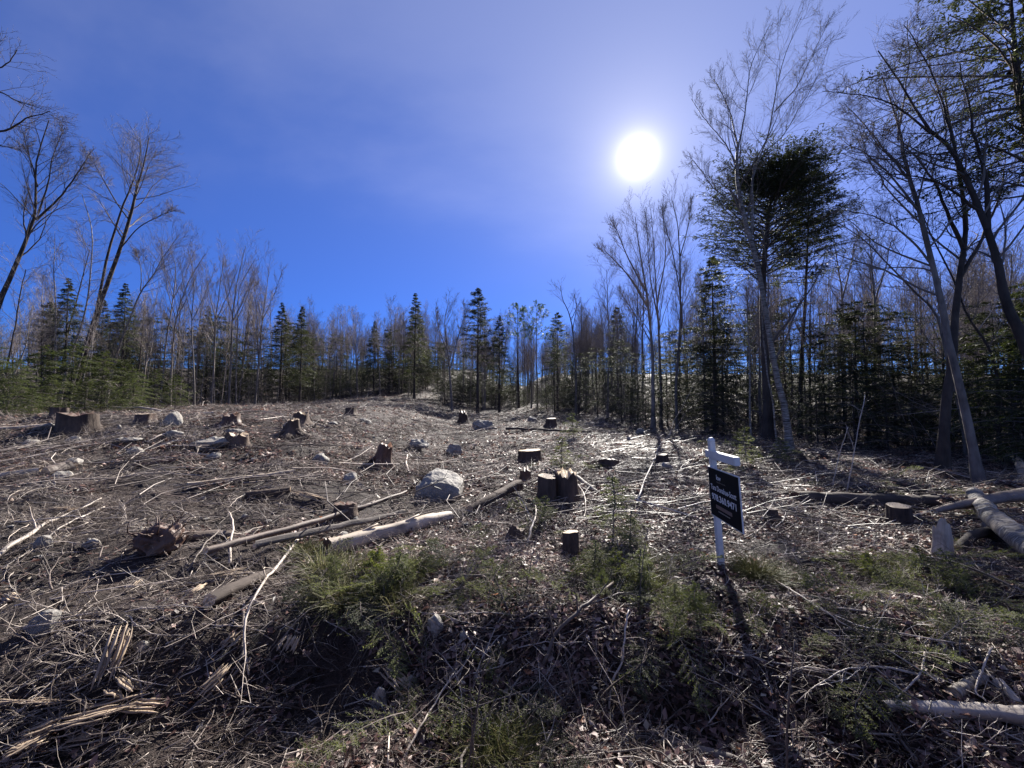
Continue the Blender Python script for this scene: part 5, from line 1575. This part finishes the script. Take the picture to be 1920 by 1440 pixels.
# the uncountable rest of the slash: one mass, instances of the branches lying about
def slash_mass(n1, n2):
    xa, ya = fan(n1, 2.2, 11.0, 0.7); xb, yb = fan(n2, 9.0, 46.0, 0.8)
    x = np.concatenate([xa, xb]); y = np.concatenate([ya, yb]); n = len(x)
    keep = (1.2 * vnoise(x, y, 2.2, 41) + 0.7 * vnoise(x, y, 0.8, 42) + 0.4) > rng.uniform(-0.8, 0.6, n)
    x, y = x[keep], y[keep]; n = len(x)
    ln = rng.uniform(0.16, 0.55, n) * (1 + 0.06 * y)
    az = np.where(rng.random(n) < 0.6, 0.2 + 0.45 * rng.standard_normal(n), rng.random(n) * 3.14) - np.where(x > 2.5, 0.5, 0.0)
    az = az + math.pi * (rng.random(n) < 0.5)
    z0 = height(x, y); z1 = height(x + np.cos(az) * ln, y + np.sin(az) * ln)
    rot = np.stack([rng.uniform(-0.9, 0.9, n), -np.arctan2(z1 - z0, ln) - 0.06 * rng.random(n), az], -1)
    b = MB(); b.add(np.stack([x, y, z0 + 0.012], -1))
    me = b.mesh('slash', M_BRANCHG)
    a = me.attributes.new('rot', 'FLOAT_VECTOR', 'POINT'); a.data.foreach_set('vector', rot.astype(np.float32).ravel())
    a = me.attributes.new('scl', 'FLOAT', 'POINT'); a.data.foreach_set('value', ln.astype(np.float32))
    o = link('slash', me)
    src = {}
    for ob in bpy.data.objects:
        if ob.parent and ob.parent.name.startswith('fallen_branch'):
            for k, (sm, tm) in enumerate(KINDS):
                if ob.data == sm and k not in src: src[k] = ob.parent
    ng = bpy.data.node_groups.new('slash', 'GeometryNodeTree')
    ng.interface.new_socket('Geometry', in_out='INPUT', socket_type='NodeSocketGeometry')
    ng.interface.new_socket('Geometry', in_out='OUTPUT', socket_type='NodeSocketGeometry')
    gi = ng.nodes.new('NodeGroupInput'); go = ng.nodes.new('NodeGroupOutput')
    allj = ng.nodes.new('GeometryNodeJoinGeometry')
    for k in sorted(src):
        j = ng.nodes.new('GeometryNodeJoinGeometry')
        for c in src[k].children:
            oi = ng.nodes.new('GeometryNodeObjectInfo'); oi.transform_space = 'ORIGINAL'
            oi.inputs['Object'].default_value = c; oi.inputs['As Instance'].default_value = True
            ng.links.new(oi.outputs['Geometry'], j.inputs[0])
        gt = ng.nodes.new('GeometryNodeGeometryToInstance')
        ng.links.new(j.outputs[0], gt.inputs[0]); ng.links.new(gt.outputs[0], allj.inputs[0])
    iop = ng.nodes.new('GeometryNodeInstanceOnPoints'); m2p = ng.nodes.new('GeometryNodeMeshToPoints')
    ng.links.new(gi.outputs[0], m2p.inputs[0]); ng.links.new(m2p.outputs[0], iop.inputs['Points'])
    ng.links.new(allj.outputs[0], iop.inputs['Instance']); iop.inputs['Pick Instance'].default_value = True
    ri = ng.nodes.new('FunctionNodeRandomValue'); ri.data_type = 'INT'
    ri.inputs[4].default_value = 0; ri.inputs[5].default_value = len(src) - 1
    ng.links.new(ri.outputs[2], iop.inputs['Instance Index'])
    na = ng.nodes.new('GeometryNodeInputNamedAttribute'); na.data_type = 'FLOAT_VECTOR'; na.inputs[0].default_value = 'rot'
    e2r = ng.nodes.new('FunctionNodeEulerToRotation')
    ng.links.new(na.outputs[0], e2r.inputs[0]); ng.links.new(e2r.outputs[0], iop.inputs['Rotation'])
    nb_ = ng.nodes.new('GeometryNodeInputNamedAttribute'); nb_.data_type = 'FLOAT'; nb_.inputs[0].default_value = 'scl'
    ng.links.new(nb_.outputs[0], iop.inputs['Scale'])
    ng.links.new(iop.outputs[0], go.inputs[0])
    md = o.modifiers.new('scatter', 'NODES'); md.node_group = ng
    return o


tag(slash_mass(11000, 17000), 'tangled slash of broken twiggy branches over the whole clearing', 'slash', kind='stuff')
# stones scattered, one thing each
for i in range(46):
    px = rng.uniform(0, 700) if rng.random() < 0.75 else rng.uniform(700, 1250)
    py = rng.uniform(800, 1050)
    wz = 'left of the red torn stump' if px < 700 else 'about the centre stumps'
    rock(px, py, rng.uniform(7, 16), rng.uniform(4, 9), 'small half buried stone ' + wz, 'stone', 'small stones ' + wz, 0.3, 'stone')


# ------------------------------------------------------------------ green: hemlock boughs, seedlings, grass
def bough(n1=15, n2=5, nq=9, length=0.75, needle=None):
    K = 8
    P = resample([(0, 0, 0.0), (length * 0.4, 0.03 * rng.normal(), 0.09), (length * 0.75, 0.06 * rng.normal(), 0.09), (length, 0.08 * rng.normal(), 0.03)], K)
    Rr = np.linspace(0.007, 0.002, K)
    bs = MB(); V, Q, _ = tubes(P, Rr, 4); bs.add(V, Q, None, 0.3)
    fb = MB()
    for sgn in (-1, 1):
        f = np.linspace(0.12, 0.98, n1) + rng.standard_normal(n1) * 0.015
        q0 = np.stack([np.interp(f * (K - 1), np.arange(K), P[:, c]) for c in range(3)], -1)
        ang = np.radians(52 + 8 * rng.standard_normal(n1))
        D = unit(np.stack([np.cos(ang), sgn * np.sin(ang), 0.18 * rng.standard_normal(n1)], -1))
        L = length * 0.42 * (1.08 - f) * rng.uniform(0.7, 1.2, n1) + 0.04
        E = q0 + D * L[:, None] + np.array([0, 0, -0.02])
        SP = np.stack([q0, (q0 + E) / 2 + np.array([0, 0, 0.01]), E], 1)
        V, Q, _ = tubes(SP, np.tile([0.0026, 0.002, 0.0012], (n1, 1)), 3); bs.add(V, Q, None, 0.3)
        u = (np.arange(n2 * nq)[None] + rng.random((n1, n2 * nq))) / (n2 * nq)
        pp = q0[:, None] + D[:, None] * (L[:, None] * u)[..., None]
        sd = np.where(rng.random((n1, n2 * nq, 1)) < 0.5, -1, 1)
        pv = np.stack([-D[:, 1], D[:, 0], 0 * D[:, 0]], -1)[:, None]
        DD = unit(D[:, None] * 0.55 + sd * pv * 0.8 + 0.3 * rng.standard_normal((n1, n2 * nq, 3)))
        m = n1 * n2 * nq
        blades(pp.reshape(m, 3), DD.reshape(m, 3), rng.uniform(0.014, 0.036, m), rng.uniform(0.004, 0.008, m), fb,
               np.clip(0.5 + 0.25 * rng.standard_normal(m), 0, 1))
    return [('stem', bs.mesh('bough_stem', M_TWIG)), ('needles', fb.mesh('bough_needles', needle or M_NEEDLEL))]


BOUGH = [bough(), bough(13, 5, 9, 0.65), bough(16, 5, 8, 0.9), bough(14, 5, 9, 0.7, M_NEEDLE)]
SEED = [conifer(h=1.0, r=0.010, cb=0.08, width=0.46, nb=44, st=9, q=6, bl=0.042, bw=0.009, droop=0.09, top_pow=0.7, irregular=0.6, needle=M_NEEDLEL, trunkmat=M_BARK) for _ in range(2)]


def tuft(n=260, h=0.32, spread=0.22):
    az = rng.random(n) * 6.28; rad = spread * np.sqrt(rng.random(n)) * 0.6
    p = np.stack([rad * np.cos(az), rad * np.sin(az), 0 * az], -1)
    d = unit(np.stack([np.cos(az) * 0.6, np.sin(az) * 0.6, 1.0 + 0 * az], -1) + 0.35 * rng.standard_normal((n, 3)))
    ln = h * rng.uniform(0.5, 1.2, n)
    pts = [p]
    for k in range(3):
        d = unit(d + np.array([0, 0, -0.28]) + 0.1 * rng.standard_normal((n, 3))); p = p + d * (ln / 3)[:, None]; pts.append(p)
    b = MB(); V, Q, _ = tubes(np.stack(pts, 1), np.tile([0.0022, 0.002, 0.0015, 0.0006], (n, 1)), 3)
    b.add(V, Q, None, np.repeat(rng.random(n), 12))
    return [('blades', b.mesh('grass_blades', M_GRASS))]


TUFT = [tuft(), tuft(200, 0.26, 0.3)]
BZ = [(555, 790, 1070, 1135, 20, 'in the green patch on the bank left of centre'), (790, 930, 1040, 1110, 12, 'along the bank top at centre'),
      (1080, 1240, 1040, 1135, 22, 'in the green patch right of the slim sawn stump'), (985, 1070, 935, 1010, 8, 'around the double stump'),
      (640, 1240, 1110, 1220, 16, 'drooping over the shaded bank'), (1590, 1880, 1040, 1140, 26, 'in the heap before the log pile at right'),
      (1240, 1500, 1120, 1260, 14, 'below the sign'), (1000, 1100, 850, 885, 7, 'behind the double stump'), (1330, 1500, 840, 890, 12, 'behind the sign'),
      (660, 1300, 1260, 1420, 10, 'in the ditch at the bottom centre'), (1500, 1900, 1140, 1300, 20, 'in the lower right slash'),
      (1500, 1900, 900, 1000, 14, 'on the shaded floor around the long dark log')]
for x0, x1, y0, y1, n, where in BZ:
    for i in range(n):
        g = G(rng.uniform(x0, x1), rng.uniform(y0, y1))
        az = rng.random() * 6.28
        s = rng.uniform(0.4, 0.85) * (1 + 0.06 * max(0, g[1] - 4))
        e = (g[0] + math.cos(az) * 0.5 * s, g[1] + math.sin(az) * 0.5 * s)
        slope = math.atan2(gz(*e) - g[2], 0.5 * s)
        r = empty('hemlock_bough', (g[0], g[1], g[2] + 0.03), (rng.normal() * 0.35, -slope - rng.uniform(-0.1, 0.35), az), s)
        for pn, me in BOUGH[rng.integers(4)]: link(pn, me, r)
        tag(r, 'green hemlock bough ' + where, 'bough', 'hemlock boughs ' + where)
for px, py, s, lab in [(1150, 1010, 0.85, 'young green hemlock seedling right of the double stump'), (1185, 1030, 0.5, 'low hemlock seedling at the foot of the taller one'),
                       (1052, 880, 0.8, 'young hemlock seedling behind the double stump'), (1400, 872, 0.9, 'young hemlock seedling right behind the sign post'),
                       (1075, 822, 1.0, 'far yellow green seedling by the long dark pole'), (1462, 870, 0.7, 'second hemlock seedling behind the sign'),
                       (1020, 985, 0.45, 'small hemlock seedling in front of the double stump')]:
    g = G(px, py)
    plant(SEED[0 if s > 0.6 else 1], 'hemlock_seedling', g, s * (1 if g[1] < 7 else 1.2), label=lab, cat='seedling')
for x0, x1, y0, y1, n, where in [(590, 790, 1085, 1140, 9, 'on the bank left of centre'), (1080, 1240, 1060, 1130, 9, 'right of the slim sawn stump'), (1250, 1340, 1130, 1220, 4, 'on the bank below the sign'),
                                 (1640, 1830, 1060, 1120, 6, 'before the log pile at right')]:
    for i in range(n):
        g = G(rng.uniform(x0, x1), rng.uniform(y0, y1))
        plant(SEED[i % 2], 'hemlock_sprig', g, rng.uniform(0.22, 0.45), tilt=(rng.normal() * 0.4, rng.normal() * 0.4), label='bushy sunlit hemlock sprig ' + where, cat='sprig', group='hemlock sprigs ' + where)
for x0, x1, y0, y1, n, where in [(590, 780, 1060, 1150, 10, 'on the bank left of centre'), (1390, 1490, 1060, 1100, 6, 'in the bush right of the sign post'), (1120, 1240, 1040, 1110, 6, 'right of the slim sawn stump'),
                                 (880, 1000, 1380, 1440, 5, 'at the bottom centre'), (560, 620, 1040, 1080, 3, 'at the left end of the pale debarked log'), (1650, 1820, 1060, 1110, 5, 'before the log pile')]:
    for i in range(n):
        g = G(rng.uniform(x0, x1), rng.uniform(y0, y1))
        plant(TUFT[rng.integers(2)], 'grass_tuft', g, rng.uniform(0.6, 1.05), label='tuft of wiry green grass ' + where, cat='grass tuft', group='grass tufts ' + where)

# ------------------------------------------------------------------ the sign
pa = AT(1352, 1057, 4.6)
bx, by = float(pa[0]), 4.6
root = empty('yard_sign', (bx, by, gz(bx, by)), (0, R_(-3.0), 0))
spin = math.atan2(-0.998, -0.06)      # the arm runs towards the road


def boxmesh(name, x0, x1, y0, y1, z0, z1, m, bev=0.004, rotz=0.0, top=None):
    bm = bmesh.new()
    bmesh.ops.create_cube(bm, size=1.0)
    for v in bm.verts:
        v.co = Vector(((x0 + x1) / 2 + v.co.x * (x1 - x0), (y0 + y1) / 2 + v.co.y * (y1 - y0), (z0 + z1) / 2 + v.co.z * (z1 - z0)))
    if bev: bmesh.ops.bevel(bm, geom=bm.edges, offset=bev, segments=2, affect='EDGES')
    if rotz: bmesh.ops.rotate(bm, verts=bm.verts, cent=(0, 0, 0), matrix=Matrix.Rotation(rotz, 3, 'Z'))
    me = bpy.data.meshes.new(name); bm.to_mesh(me); bm.free(); me.materials.append(m)
    return me


z_top = AT(1330, 820, 4.6)[2] - gz(bx, by)
pw = 0.032
link('post', boxmesh('post', -pw, pw, -pw, pw, -0.15, z_top - 0.035, M_WHITE, 0.005, spin), root)
bm = bmesh.new()
bmesh.ops.create_cone(bm, cap_ends=True, segments=4, radius1=pw * 1.5, radius2=pw * 0.75, depth=0.035)
bmesh.ops.rotate(bm, verts=bm.verts, cent=(0, 0, 0), matrix=Matrix.Rotation(spin + math.pi / 4, 3, 'Z'))
bmesh.ops.translate(bm, verts=bm.verts, vec=(0, 0, z_top - 0.0175))
me = bpy.data.meshes.new('cap'); bm.to_mesh(me); bm.free(); me.materials.append(M_WHITE)
link('cap', me, root)
za = z_top - 0.20
link('arm', boxmesh('arm', pw + 0.002, 0.57, -pw * 0.9, pw * 0.9, za - 0.045, za + 0.045, M_WHITE, 0.004, spin), root)
link('arm_end', boxmesh('arm_end', -0.13, -pw - 0.002, -pw * 0.9, pw * 0.9, za - 0.045, za + 0.045, M_WHITE, 0.004, spin), root)
PW, PH = 0.70, 0.57
zp1 = za - 0.135; zp0 = zp1 - PH
yo = -(pw + 0.012)          # the printed face looks left, towards the clearing
panel = link('panel', boxmesh('panel', -pw, PW - pw, yo - 0.006, yo + 0.006, zp0, zp1, M_WHITE, 0.001, spin), root)
face = link('printed_face', boxmesh('printed_face', -pw + 0.011, PW - pw - 0.011, yo - 0.0085, yo - 0.0062, zp0 + 0.011, zp1 - 0.011, M_BLACK, 0.0, spin), panel)
Rm = Matrix.Rotation(spin, 4, 'Z')


def lettering(txt, x, z, width, height_, m, name='lettering', off=0.012):
    cu = bpy.data.curves.new('t', 'FONT'); cu.body = txt; cu.size = 1.0; cu.offset = off; cu.align_x = 'LEFT'; cu.resolution_u = 3
    o = bpy.data.objects.new('t', cu); COL.objects.link(o)
    bpy.context.view_layer.update()
    me = bpy.data.meshes.new_from_object(o.evaluated_get(bpy.context.evaluated_depsgraph_get()))
    bpy.data.objects.remove(o)
    co = np.array([v.co[:] for v in me.vertices])
    lo, hi = co.min(0), co.max(0)
    sx = width / (hi[0] - lo[0]); sz = height_ / (hi[1] - lo[1])
    for v in me.vertices:
        q = Vector((x + (v.co.x - lo[0]) * sx, yo - 0.0105, z + (v.co.y - lo[1]) * sz))
        v.co = Rm @ q
    me.materials.clear(); me.materials.append(m)
    return link(name, me, panel)


x0 = -pw
lettering('kw', x0 + 0.21, zp1 - 0.125, 0.105, 0.058, M_LETTER, 'logo', 0.02)
lettering('KELLERWILLIAMS', x0 + 0.21, zp1 - 0.155, 0.20, 0.014, M_GREYPRINT, 'lettering', 0.0)
lettering('Tara Donahue-Scott', x0 + 0.055, zp1 - 0.255, 0.575, 0.062, M_LETTER, 'lettering', 0.02)
lettering('978.360.9471', x0 + 0.065, zp1 - 0.372, 0.55, 0.078, M_LETTER, 'lettering', 0.03)
link('web_strip', boxmesh('web_strip', x0 + 0.15, x0 + 0.51, yo - 0.0102, yo - 0.0087, zp1 - 0.455, zp1 - 0.415, M_PINKPRINT, 0.0, spin), panel)
link('fine_print', boxmesh('fine_print', x0 + 0.2, x0 + 0.46, yo - 0.0102, yo - 0.0087, zp1 - 0.49, zp1 - 0.478, M_GREYPRINT, 0.0, spin), panel)
tag(root, 'white post yard sign with a black printed panel facing left', 'sign')
